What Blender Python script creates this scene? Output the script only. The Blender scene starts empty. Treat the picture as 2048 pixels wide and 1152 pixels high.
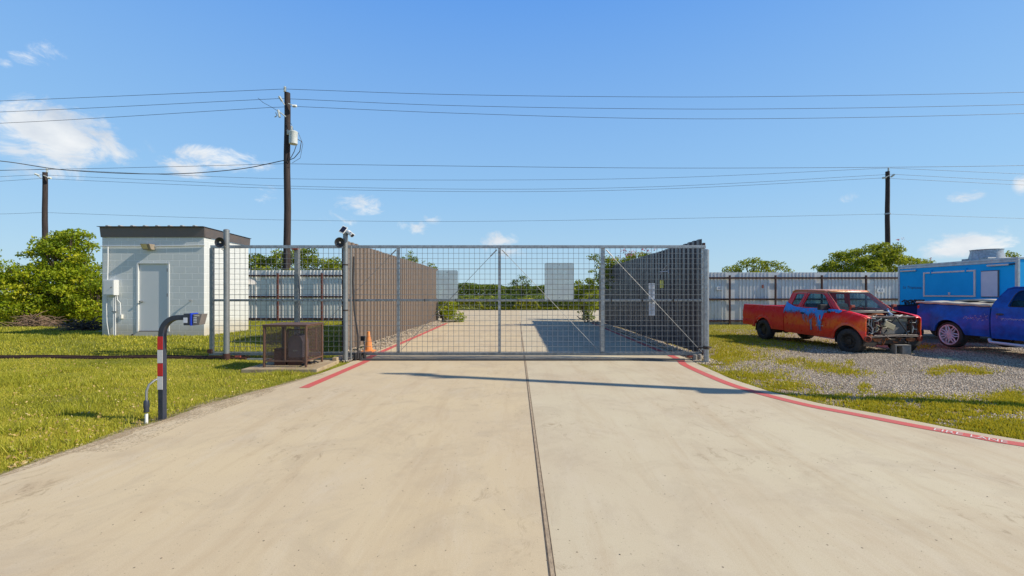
import bpy, bmesh, math, random
import numpy as np
from mathutils import Vector, Matrix
from mathutils.geometry import tessellate_polygon

R = math.radians
random.seed(7)
rng = np.random.default_rng(11)
C = bpy.context.scene.collection

# ------------------------------------------------------------------ camera, sky, sun, exposure
EYE, F, CX, HY = 1.6, 850.0, 1035.0, 588.0     # eye height, focal length in photo pixels, vanishing point
sc = bpy.context.scene
cam_d = bpy.data.cameras.new('camera')
cam = bpy.data.objects.new('camera', cam_d)
C.objects.link(cam)
cam.location = (0, 0, EYE)
cam.rotation_euler = (R(90), 0, 0)
cam_d.sensor_width = 36.0
cam_d.lens = F / 2048 * 36.0
cam_d.shift_x = (1024 - CX) / 2048
cam_d.shift_y = (HY - 576) / 2048
cam_d.clip_start = 0.05
cam_d.clip_end = 3000
sc.camera = cam

SUN_EL, SUN_AZ = 37.5, 9.0      # light travels towards -X and slightly +Y
world = bpy.data.worlds.new('World')
sc.world = world
world.use_nodes = True


def build_world():
    nt = world.node_tree
    nt.nodes.clear()
    N, L = nt.nodes.new, nt.links.new

    def M(op, a, b=None, c=None, clamp=False):
        n = N('ShaderNodeMath'); n.operation = op; n.use_clamp = clamp
        for i, v in enumerate((a, b, c)):
            if v is None: continue
            if isinstance(v, (int, float)): n.inputs[i].default_value = v
            else: L(v, n.inputs[i])
        return n.outputs[0]
    out = N('ShaderNodeOutputWorld'); bg = N('ShaderNodeBackground')
    sky = N('ShaderNodeTexSky'); sky.sky_type = 'NISHITA'
    sky.sun_disc = False
    sky.sun_elevation = R(SUN_EL); sky.sun_rotation = R(90 + SUN_AZ)
    sky.air_density = 1.0; sky.dust_density = 0.6; sky.ozone_density = 1.6
    hs = N('ShaderNodeHueSaturation'); hs.inputs['Saturation'].default_value = SKY_SAT
    hs.inputs['Value'].default_value = SKY_VAL
    L(sky.outputs[0], hs.inputs['Color'])
    tc = N('ShaderNodeTexCoord')
    nrm = N('ShaderNodeVectorMath'); nrm.operation = 'NORMALIZE'
    L(tc.outputs['Generated'], nrm.inputs[0])
    sp = N('ShaderNodeSeparateXYZ'); L(nrm.outputs[0], sp.inputs[0])
    az = M('ARCTAN2', sp.outputs[0], sp.outputs[1])
    el = M('ARCSINE', sp.outputs[2])
    # air whitening towards the horizon: tint sky by elevation
    mr = N('ShaderNodeMapRange'); mr.inputs['From Min'].default_value = 0.0; mr.inputs['From Max'].default_value = 1.35
    L(el, mr.inputs['Value'])
    ramp = N('ShaderNodeValToRGB'); cr = ramp.color_ramp
    cr.elements[0].position = 0.0; cr.elements[0].color = (*SKY_LOW, 1)
    cr.elements[1].position = 1.0; cr.elements[1].color = (*SKY_ZEN, 1)
    e = cr.elements.new(0.16); e.color = (*SKY_MID, 1)
    e = cr.elements.new(0.46); e.color = (*SKY_TOP, 1)
    e = cr.elements.new(0.60); e.color = (*SKY_ZEN, 1)
    L(mr.outputs[0], ramp.inputs[0])
    mx = N('ShaderNodeMix'); mx.data_type = 'RGBA'; mx.inputs[0].default_value = 0.88
    L(hs.outputs[0], mx.inputs['A']); L(ramp.outputs[0], mx.inputs['B'])
    # clouds: each at its own direction in the sky (azimuth, elevation, radii, weight)
    cb = N('ShaderNodeCombineXYZ'); L(M('MULTIPLY', az, 1.0), cb.inputs[0]); L(M('MULTIPLY', el, 1.6), cb.inputs[1])
    nz = N('ShaderNodeTexNoise'); nz.inputs['Scale'].default_value = 13.0; nz.inputs['Detail'].default_value = 12
    nz.inputs['Roughness'].default_value = 0.66; nz.inputs['Distortion'].default_value = 0.5
    L(cb.outputs[0], nz.inputs['Vector'])
    nz2 = N('ShaderNodeTexNoise'); nz2.inputs['Scale'].default_value = 7.5; nz2.inputs['Detail'].default_value = 8
    L(cb.outputs[0], nz2.inputs['Vector'])
    total = None
    for px, py, rx, ry, w in CLOUDS:
        a0 = math.atan2(px - CX, F); e0 = math.atan2(HY - py, math.hypot(F, px - CX))
        k = math.cos(a0)
        ra = rx / F * k * k; re = ry / F * k
        u = M('DIVIDE', M('SUBTRACT', az, a0), ra)
        v = M('DIVIDE', M('SUBTRACT', el, e0), re)
        d = M('SQRT', M('ADD', M('MULTIPLY', u, u), M('MULTIPLY', v, v)))
        m = M('MULTIPLY', M('SUBTRACT', 1.0, d, clamp=True), w)
        total = m if total is None else M('MAXIMUM', total, m)
    nn = M('MULTIPLY', M('SUBTRACT', nz.outputs[0], 0.50), 4.2)
    mid = M('MULTIPLY', total, M('SUBTRACT', 1.0, M('MULTIPLY', total, 0.5)))
    gate = M('MULTIPLY', total, 6.0, clamp=True)
    dens = M('ADD', M('MULTIPLY', total, 1.45), M('MULTIPLY', nn, gate))
    ds = N('ShaderNodeMapRange'); ds.interpolation_type = 'SMOOTHSTEP'
    ds.inputs['From Min'].default_value = 0.26; ds.inputs['From Max'].default_value = 1.35
    ds.inputs['To Max'].default_value = 0.93
    L(dens, ds.inputs['Value'])
    thin = M('MULTIPLY', ds.outputs[0], gate)
    cr2 = N('ShaderNodeValToRGB')
    cr2.color_ramp.elements[0].position = 0.35; cr2.color_ramp.elements[0].color = (*CLOUD_DARK, 1)
    cr2.color_ramp.elements[1].position = 0.6; cr2.color_ramp.elements[1].color = (*CLOUD_LIT, 1)
    L(nz2.outputs[0], cr2.inputs[0])
    mc = N('ShaderNodeMix'); mc.data_type = 'RGBA'
    L(thin, mc.inputs[0]); L(mx.outputs['Result'], mc.inputs['A']); L(cr2.outputs[0], mc.inputs['B'])
    L(mc.outputs['Result'], bg.inputs[0]); bg.inputs[1].default_value = 0.12
    L(bg.outputs[0], out.inputs[0])


SKY_SAT, SKY_VAL = 1.2, 1.0
SKY_LOW, SKY_MID, SKY_TOP, SKY_ZEN = (3.55, 5.1, 6.1), (2.35, 4.3, 6.6), (.98, 2.7, 6.5), (.13, .5, 1.9)
CLOUD_LIT, CLOUD_DARK = (7.0, 7.1, 7.1), (4.4, 4.9, 5.6)
CLOUDS = [(120, 275, 215, 88, 1.25), (40, 255, 150, 50, .75), (205, 285, 80, 60, .9), (30, 300, 120, 70, .8), (270, 300, 60, 55, .5), (455, 322, 120, 32, .95), (370, 335, 110, 24, .7),
          (110, 105, 70, 30, .62), (60, 120, 60, 18, .5), (10, 128, 26, 16, .4), (530, 390, 40, 40, .35), (720, 408, 70, 26, .85), (665, 440, 60, 30, .45),
          (832, 452, 50, 22, .8), (862, 440, 40, 14, .7), (1000, 482, 46, 24, 1.0), (1010, 505, 110, 20, .5), (1120, 540, 80, 22, .5),
          (1940, 485, 110, 34, 1.0), (1900, 500, 90, 22, .75), (2010, 455, 60, 34, .55), (2044, 370, 26, 26, .9), (1930, 392, 60, 18, .38),
          (1700, 394, 34, 16, .35), (600, 505, 120, 24, .3), (1300, 250, 10, 6, .1)]
build_world()
sun_d = bpy.data.lights.new('sun', 'SUN')
sun_d.energy = 5.0; sun_d.angle = R(0.55); sun_d.color = (1.0, 0.90, 0.74)
sun = bpy.data.objects.new('sun', sun_d); C.objects.link(sun)
sd = Vector((-math.cos(R(SUN_EL)) * math.cos(R(SUN_AZ)), math.cos(R(SUN_EL)) * math.sin(R(SUN_AZ)), -math.sin(R(SUN_EL))))
sun.rotation_euler = sd.to_track_quat('-Z', 'Y').to_euler()
sun.location = (40, -8, 30)
sc.view_settings.view_transform = 'Standard'
sc.view_settings.look = 'None'
sc.view_settings.gamma = 1.0
sc.view_settings.exposure = 0.18
sc.render.film_transparent = False
try:
    sc.cycles.max_bounces = 6; sc.cycles.transparent_max_bounces = 24
except Exception: pass

# ------------------------------------------------------------------ helpers
def P(px, py, Y):
    return Vector(((px - CX) * Y / F, Y, EYE - (py - HY) * Y / F))

def G(px, py, z=0.0):
    Y = (EYE - z) * F / (py - HY)
    return Vector(((px - CX) * Y / F, Y, z))

def tag(o, label=None, cat=None, group=None, kind=None):
    if label: o['label'] = label
    if cat: o['category'] = cat
    if group: o['group'] = group
    if kind: o['kind'] = kind
    return o

def thing(name, label, cat, loc=(0, 0, 0), rz=0.0, group=None):
    o = bpy.data.objects.new(name, None); C.objects.link(o)
    o.location = loc; o.rotation_euler = (0, 0, rz); o.empty_display_size = 0.2
    return tag(o, label, cat, group)

def copy_tree(o, parent=None):
    c = o.copy(); C.objects.link(c)
    if parent: c.parent = parent
    for ch in list(o.children): copy_tree(ch, c)
    return c


class MB:
    def __init__(s): s.v = []; s.f = []
    def add(s, vs, fs):
        n = len(s.v); s.v += [tuple(v) for v in vs]; s.f += [tuple(i + n for i in f) for f in fs]
    def box(s, x0, x1, y0, y1, z0, z1, mat=None):
        vs = [Vector((x, y, z)) for x in (x0, x1) for y in (y0, y1) for z in (z0, z1)]
        if mat: vs = [mat @ v for v in vs]
        s.add(vs, [(0, 1, 3, 2), (4, 6, 7, 5), (0, 4, 5, 1), (2, 3, 7, 6), (0, 2, 6, 4), (1, 5, 7, 3)])
    def cbox(s, c, sx, sy, sz, mat=None):
        m = Matrix.Translation(c) @ (mat.to_4x4() if mat else Matrix.Identity(4))
        s.box(-sx / 2, sx / 2, -sy / 2, sy / 2, -sz / 2, sz / 2, m)
    def tube(s, path, r, n=8, cap=True, square=False):
        path = [Vector(p) for p in path]; rs = r if isinstance(r, (list, tuple)) else [r] * len(path)
        k0 = len(s.v); up = None
        for i, p in enumerate(path):
            if i == 0: t = path[1] - p
            elif i == len(path) - 1: t = p - path[i - 1]
            else: t = (path[i + 1] - p).normalized() + (p - path[i - 1]).normalized()
            t = t.normalized()
            if up is None:
                up = Vector((0, 0, 1)) if abs(t.z) < 0.9 else Vector((0, 1, 0))
            a = t.cross(up).normalized(); b = a.cross(t).normalized(); up = b
            for j in range(n):
                th = 2 * math.pi * (j + (0.5 if square else 0)) / n
                s.v.append(tuple(p + a * (math.cos(th) * rs[i]) + b * (math.sin(th) * rs[i])))
        for i in range(len(path) - 1):
            for j in range(n):
                q = (j + 1) % n
                s.f.append((k0 + i * n + j, k0 + i * n + q, k0 + (i + 1) * n + q, k0 + (i + 1) * n + j))
        if cap:
            s.f.append(tuple(k0 + j for j in range(n))[::-1])
            e = k0 + (len(path) - 1) * n
            s.f.append(tuple(e + j for j in range(n)))
    def lathe(s, prof, center, axis, n=24, close=False):
        """prof: list of (radius, distance along axis)."""
        c = Vector(center); ax = Vector(axis).normalized()
        up = Vector((0, 0, 1)) if abs(ax.z) < 0.9 else Vector((1, 0, 0))
        a = ax.cross(up).normalized(); b = ax.cross(a).normalized(); k = len(s.v)
        for r, h in prof:
            for j in range(n):
                th = 2 * math.pi * j / n
                s.v.append(tuple(c + ax * h + (a * math.cos(th) + b * math.sin(th)) * max(r, 1e-4)))
        m = len(prof)
        for i in range(m if close else m - 1):
            i2 = (i + 1) % m
            for j in range(n):
                q = (j + 1) % n
                s.f.append((k + i * n + j, k + i * n + q, k + i2 * n + q, k + i2 * n + j))
    def plate(s, outer, holes, fa, fb):
        """flat outline with holes; fa / fb map (u,v) to the front and the back face."""
        loops = [[Vector((u, v, 0)) for u, v in outer]] + [[Vector((u, v, 0)) for u, v in h] for h in holes]
        tris = tessellate_polygon(loops)
        pts = [p for l in loops for p in l]; n = len(pts); k = len(s.v)
        s.v += [tuple(fa(p.x, p.y)) for p in pts] + [tuple(fb(p.x, p.y)) for p in pts]
        for t in tris:
            s.f.append(tuple(k + i for i in t)); s.f.append(tuple(k + n + i for i in reversed(t)))
        o = 0
        for l in loops:
            m = len(l)
            for i in range(m):
                j = (i + 1) % m
                s.f.append((k + o + i, k + o + j, k + n + o + j, k + n + o + i))
            o += m
    def prism(s, poly, z0, z1, axis='z', at=None):
        f = {'z': lambda d: (lambda u, v: (u, v, d)), 'x': lambda d: (lambda u, v: (d, u, v)), 'y': lambda d: (lambda u, v: (u, d, v))}[axis]
        s.plate(poly, [], f(z1), f(z0))
    def sidestrip(s, xs, zb, zt, yf, rows, thick, sg):
        """body side skin made of columns between zb(x) and zt(x), outer surface at y = sg*yf(x,z)"""
        k = len(s.v); nx = len(xs)
        for side in (0, 1):
            for x in xs:
                b, t = zb(x), zt(x)
                for r in range(rows + 1):
                    z = b + (t - b) * r / rows
                    s.v.append((x, sg * (yf(x, z) - side * thick), z))
        w = rows + 1; off = nx * w
        for i in range(nx - 1):
            for r in range(rows):
                a = k + i * w + r
                s.f.append((a, a + w, a + w + 1, a + 1)); s.f.append((a + off, a + 1 + off, a + w + 1 + off, a + w + off))
            for r in (0, rows):
                a = k + i * w + r
                s.f.append((a, a + off, a + w + off, a + w))
        for i in (0, nx - 1):
            for r in range(rows):
                a = k + i * w + r
                s.f.append((a, a + 1, a + 1 + off, a + off))
    def grid(s, us, vs, fn):
        k = len(s.v); n = len(vs)
        for u in us:
            for v in vs: s.v.append(tuple(fn(u, v)))
        for i in range(len(us) - 1):
            for j in range(n - 1):
                a = k + i * n + j; s.f.append((a, a + n, a + n + 1, a + 1))
    def build(s, name, mat, parent=None, smooth=False, bevel=0.0, solid=0.0, recalc=True, auto=None):
        me = bpy.data.meshes.new(name); me.from_pydata(s.v, [], s.f)
        if recalc:
            bm = bmesh.new(); bm.from_mesh(me)
            bmesh.ops.recalc_face_normals(bm, faces=bm.faces); bm.to_mesh(me); bm.free()
        me.materials.append(mat)
        o = bpy.data.objects.new(name, me); C.objects.link(o)
        if parent: o.parent = parent
        if smooth or auto:
            me.polygons.foreach_set('use_smooth', [True] * len(me.polygons))
            if auto or True:
                me.set_sharp_from_angle(angle=R(auto or 40))
        if solid:
            m = o.modifiers.new('s', 'SOLIDIFY'); m.thickness = solid; m.offset = 0
        if bevel:
            m = o.modifiers.new('b', 'BEVEL'); m.width = bevel; m.segments = 2; m.limit_method = 'ANGLE'; m.angle_limit = R(40)
        return o


def text_obj(name, body, size, mat, mtx, parent=None, shear=0.0, depth=0.0, space=1.0):
    cu = bpy.data.curves.new(name, 'FONT'); cu.body = body; cu.size = size; cu.extrude = depth
    cu.align_x = 'CENTER'; cu.align_y = 'CENTER'; cu.shear = shear; cu.space_character = space
    cu.resolution_u = 3
    t = bpy.data.objects.new(name, cu); C.objects.link(t)
    bpy.context.view_layer.update()
    me = bpy.data.meshes.new_from_object(t)
    bpy.data.objects.remove(t)
    me.transform(mtx); me.materials.clear(); me.materials.append(mat)
    o = bpy.data.objects.new(name, me); C.objects.link(o)
    if parent: o.parent = parent
    return o

# ------------------------------------------------------------------ materials
class NT:
    def __init__(s, name):
        s.m = bpy.data.materials.new(name); s.m.use_nodes = True
        s.t = s.m.node_tree; s.b = s.t.nodes['Principled BSDF']; s.out = s.t.nodes['Material Output']
        s.tc = s.n('ShaderNodeTexCoord')
    def n(s, t): return s.t.nodes.new(t)
    def l(s, a, b): s.t.links.new(a, b)
    def val(s, sock, v):
        if hasattr(v, 'is_output') or isinstance(v, bpy.types.NodeSocket): s.l(v, sock)
        elif isinstance(v, tuple) and len(v) == 3 and sock.type == 'RGBA': sock.default_value = (*v, 1)
        else: sock.default_value = v
    def noise(s, scale, detail=4, rough=.6, dist=0, vec=None, stretch=None, coord='Object'):
        q = s.n('ShaderNodeTexNoise'); q.inputs['Scale'].default_value = scale; q.inputs['Detail'].default_value = detail
        q.inputs['Roughness'].default_value = rough; q.inputs['Distortion'].default_value = dist
        v = vec or s.tc.outputs[coord]
        if stretch:
            mp = s.n('ShaderNodeMapping'); mp.inputs['Scale'].default_value = stretch; s.l(v, mp.inputs[0]); v = mp.outputs[0]
        s.l(v, q.inputs['Vector']); return q.outputs[0]
    def voro(s, scale, feature='F1', out='Distance', stretch=None):
        q = s.n('ShaderNodeTexVoronoi'); q.inputs['Scale'].default_value = scale; q.feature = feature
        v = s.tc.outputs['Object']
        if stretch:
            mp = s.n('ShaderNodeMapping'); mp.inputs['Scale'].default_value = stretch; s.l(v, mp.inputs[0]); v = mp.outputs[0]
        s.l(v, q.inputs['Vector']); return q.outputs[out]
    def ramp(s, fac, stops):
        r = s.n('ShaderNodeValToRGB'); el = r.color_ramp.elements
        while len(el) < len(stops): el.new(.5)
        for e, (p, c) in zip(el, stops):
            e.position = p; e.color = (c, c, c, 1) if isinstance(c, (int, float)) else (*c, 1)
        s.l(fac, r.inputs[0]); return r.outputs[0]
    def mr(s, v, a, b, c=0, d=1):
        q = s.n('ShaderNodeMapRange'); q.inputs[1].default_value = a; q.inputs[2].default_value = b
        q.inputs[3].default_value = c; q.inputs[4].default_value = d; s.l(v, q.inputs[0]); return q.outputs[0]
    def math(s, op, a, b=0.0):
        q = s.n('ShaderNodeMath'); q.operation = op; s.val(q.inputs[0], a); s.val(q.inputs[1], b); return q.outputs[0]
    def mix(s, f, a, b, mode='MIX'):
        q = s.n('ShaderNodeMix'); q.data_type = 'RGBA'; q.blend_type = mode
        s.val(q.inputs[0], f); s.val(q.inputs['A'], a); s.val(q.inputs['B'], b); return q.outputs['Result']
    def bump(s, h, strength=.3, dist=.01):
        q = s.n('ShaderNodeBump'); q.inputs['Strength'].default_value = strength; q.inputs['Distance'].default_value = dist
        s.l(h, q.inputs['Height']); s.l(q.outputs[0], s.b.inputs['Normal'])
    def xyz(s, coord='Object'):
        q = s.n('ShaderNodeSeparateXYZ'); s.l(s.tc.outputs[coord], q.inputs[0]); return q.outputs
    def attr(s, name):
        q = s.n('ShaderNodeAttribute'); q.attribute_name = name; return q.outputs['Fac']
    def set(s, color=None, rough=None, metal=None, spec=None, **k):
        if color is not None: s.val(s.b.inputs['Base Color'], color)
        if rough is not None: s.val(s.b.inputs['Roughness'], rough)
        if metal is not None: s.val(s.b.inputs['Metallic'], metal)
        if spec is not None: s.b.inputs['Specular IOR Level'].default_value = spec
        for a, b in k.items(): s.val(s.b.inputs[a.replace('_', ' ')], b)
        return s.m


def simple(name, c, rough=.6, metal=0.0, var=.25, scale=6.0, c2=None, bump=0.0, bscale=60, spec=None, stretch=None):
    """base colour with its own wear: c mixed towards c2 (default: darker) by noise, slight bump and roughness change"""
    t = NT(name); c2 = c2 or tuple(x * (1 - var) for x in c)
    f = t.noise(scale, 6, .65, stretch=stretch)
    fr = t.ramp(f, [(.35, 0), (.68, 1)])
    t.set(t.mix(fr, c, c2), None, metal, spec)
    t.val(t.b.inputs['Roughness'], t.mr(f, .3, .7, max(rough - .08, .02), min(rough + .1, 1)))
    if bump: t.bump(t.noise(bscale, 3), bump, .01)
    return t.m


def leafmat(name, dark, mid, light, trans=.3):
    t = NT(name)
    a = t.attr('tint')
    col = t.ramp(a, [(0, dark), (.5, mid), (1, light)])
    t.set(col, .5, 0, .3)
    tr = t.n('ShaderNodeBsdfTranslucent'); t.l(t.mix(.5, col, light), tr.inputs[0])
    mx = t.n('ShaderNodeMixShader'); mx.inputs[0].default_value = trans
    t.l(t.b.outputs[0], mx.inputs[1]); t.l(tr.outputs[0], mx.inputs[2]); t.l(mx.outputs[0], t.out.inputs[0])
    return t.m


def glassmat(name, tint=(.75, .85, .88), alpha=.35, rough=.03):
    t = NT(name)
    t.set((.02, .03, .035), rough, 0, .9)
    tr = t.n('ShaderNodeBsdfTransparent'); tr.inputs[0].default_value = (*tint, 1)
    mx = t.n('ShaderNodeMixShader'); mx.inputs[0].default_value = alpha
    t.l(tr.outputs[0], mx.inputs[1]); t.l(t.b.outputs[0], mx.inputs[2]); t.l(mx.outputs[0], t.out.inputs[0])
    return t.m


def m_concrete():
    t = NT('driveway concrete')
    x = t.xyz()
    right = t.mr(x[0], .18, .20)
    big = t.noise(.35, 5, .6)
    c = t.mix(right, (.625, .512, .325), (.605, .535, .375))
    c = t.mix(t.mr(big, .38, .66, 0, .6), c, (.53, .43, .30))
    c = t.mix(t.mr(t.noise(1.4, 7, .72, .8), .48, .72, 0, .5), c, (.40, .33, .235))
    # tyre scuffs running with the traffic
    st = t.noise(1.0, 6, .7, .6, stretch=(2.2, .28, 1))
    c = t.mix(t.mr(st, .50, .70, 0, .42), c, (.44, .32, .19))
    st2 = t.noise(2.6, 7, .75, .4, stretch=(1.1, .35, 1))
    c = t.mix(t.mr(st2, .50, .7, 0, .3), c, (.66, .59, .46))
    # brown mud prints
    mud = t.noise(5.5, 8, .8, 1.2, stretch=(.9, .5, 1)); mk = t.noise(.55, 2)
    c = t.mix(t.math('MULTIPLY', t.mr(mud, .55, .64), t.mr(mk, .48, .62, 0, .5)), c, (.22, .15, .08))
    sp2 = t.noise(38, 5, .85)
    c = t.mix(t.mr(sp2, .60, .72, 0, .5), c, (.30, .21, .13))
    fine = t.noise(160, 3, .7)
    c = t.mix(t.mr(fine, .35, .75, 0, .4), c, (.28, .22, .15))
    # grit and pock marks
    v = t.voro(9.0); vs = t.noise(2.0, 3)
    c = t.mix(t.math('MULTIPLY', t.mr(v, .075, .04), t.mr(vs, .42, .55, 0, .9)), c, (.09, .07, .05))
    v2 = t.voro(22.0)
    c = t.mix(t.mr(v2, .12, .06, 0, .5), c, (.2, .16, .11))
    # saw cut joints across the slab every 4.6 m, starting past the gate
    t.set(c, .85, 0, .35)
    t.bump(t.mix(.4, t.noise(220, 2), t.noise(20, 5)), .22, .004)
    return t.m


def m_ground():
    t = NT('ground cover')
    gr = t.attr('gravel'); di = t.attr('dirt'); yl = t.attr('dry')
    n1 = t.noise(1.3, 6, .7); n2 = t.noise(14, 5, .7); n3 = t.noise(70, 4, .7)
    lawn = t.mix(t.mr(n1, .35, .65), (.15, .18, .016), (.24, .24, .03))
    lawn = t.mix(t.mr(n2, .4, .7, 0, .7), lawn, (.09, .10, .014))
    lawn = t.mix(t.mr(n3, .45, .7, 0, .6), lawn, (.32, .28, .07))
    lawn = t.mix(t.math('MULTIPLY', yl, t.mr(n2, .3, .6)), lawn, (.30, .25, .06))
    dirt = t.mix(t.mr(n2, .3, .7), (.40, .29, .17), (.27, .19, .11))
    cell = t.voro(34, out='Color'); cd = t.voro(34)
    sep = t.n('ShaderNodeSeparateColor'); t.l(cell, sep.inputs[0])
    stone = t.ramp(sep.outputs[0], [(0, (.15, .105, .075)), (.45, (.38, .30, .215)), (.8, (.54, .44, .33)), (1, (.72, .62, .49))])
    grav = t.mix(t.mr(cd, .45, .75, 0, .9), stone, (.07, .055, .045))
    grav = t.mix(t.mr(n1, .4, .7, 0, .5), grav, (.22, .17, .13))
    fg = t.mr(t.math('ADD', gr, t.math('MULTIPLY', t.math('SUBTRACT', n2, .5), .9)), .42, .58)
    fd = t.mr(t.math('ADD', di, t.math('MULTIPLY', t.math('SUBTRACT', n2, .5), .9)), .42, .58)
    c = t.mix(fg, lawn, grav)
    c = t.mix(fd, c, dirt)
    t.set(c, .95, 0, .2)
    t.bump(t.mix(.5, n3, cd), .7, .02)
    return t.m


def m_block():
    t = NT('painted block wall')
    w = t.n('ShaderNodeTexBrick'); w.offset = .5
    w.inputs['Scale'].default_value = 1.0; w.inputs['Brick Width'].default_value = .4; w.inputs['Row Height'].default_value = .2
    w.inputs['Mortar Size'].default_value = .009; w.inputs['Mortar Smooth'].default_value = .4
    x = t.xyz(); cb = t.n('ShaderNodeCombineXYZ')
    t.l(t.math('ADD', x[0], x[1]), cb.inputs[0]); t.l(x[2], cb.inputs[1]); t.l(cb.outputs[0], w.inputs['Vector'])
    n = t.noise(3, 6, .7); f = t.noise(90, 4, .8)
    c = t.mix(t.mr(n, .3, .7, 0, .5), (.60, .625, .615), (.54, .565, .555))
    c = t.mix(t.math('MULTIPLY', w.outputs['Fac'], .6), c, (.86, .87, .86))
    low = t.mr(t.math('ADD', x[2], t.math('MULTIPLY', n, -.5)), .35, -.05, 0, .6)
    c = t.mix(low, c, (.42, .36, .26))
    c = t.mix(t.mr(t.noise(5, 7, .8, stretch=(3, 3, .25)), .58, .8, 0, .25), c, (.35, .33, .28))
    t.set(c, .7, 0, .3)
    h = t.math('SUBTRACT', t.math('MULTIPLY', f, .25), t.math('MULTIPLY', w.outputs['Fac'], 1.0))
    t.bump(h, .55, .010)
    return t.m


def m_redpaint():
    t = NT('mottled red truck paint faded on roof')
    x = t.xyz(); n = t.noise(1.7, 5, .6, .6); n2 = t.noise(7, 6, .7); n3 = t.noise(40, 5, .8)
    band = t.mr(t.math('ADD', x[2], t.math('MULTIPLY', n, .5)), 1.35, 1.0)
    front = t.mr(x[0], -2.52, -2.50, .35, 1)
    b2 = t.math('MULTIPLY', t.math('MULTIPLY', t.mr(t.math('ADD', x[2], t.math('MULTIPLY', n, .4)), 1.30, 1.12), t.mr(x[2], .66, .76, .25, 1)), front)  # orange band at mid height, weaker on the bed
    c = t.mix(t.math('MULTIPLY', b2, t.mr(n2, .35, .6, .2, .95)), (.84, .012, .022), (.94, .19, .02))
    c = t.mix(t.mr(n2, .56, .72, 0, .3), c, (.50, .008, .035))
    top = t.mr(x[2], 1.74, 1.80)
    c = t.mix(t.math('MULTIPLY', top, .85), c, (.62, .27, .17))
    c = t.mix(t.math('MULTIPLY', top, t.mr(n, .45, .6)), c, (.60, .26, .05))
    c = t.mix(t.mr(n3, .62, .75, 0, .6), c, (.20, .05, .02))
    low = t.mr(x[2], .62, .42, 0, .5)
    c = t.mix(t.math('MULTIPLY', low, n2), c, (.40, .10, .04))
    t.set(c, .33, .0, .5); t.val(t.b.inputs['Roughness'], t.mr(n2, .3, .7, .22, .5))
    t.bump(t.noise(3.2, 3, .5, 1.0), .55, .05)
    return t.m


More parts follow.
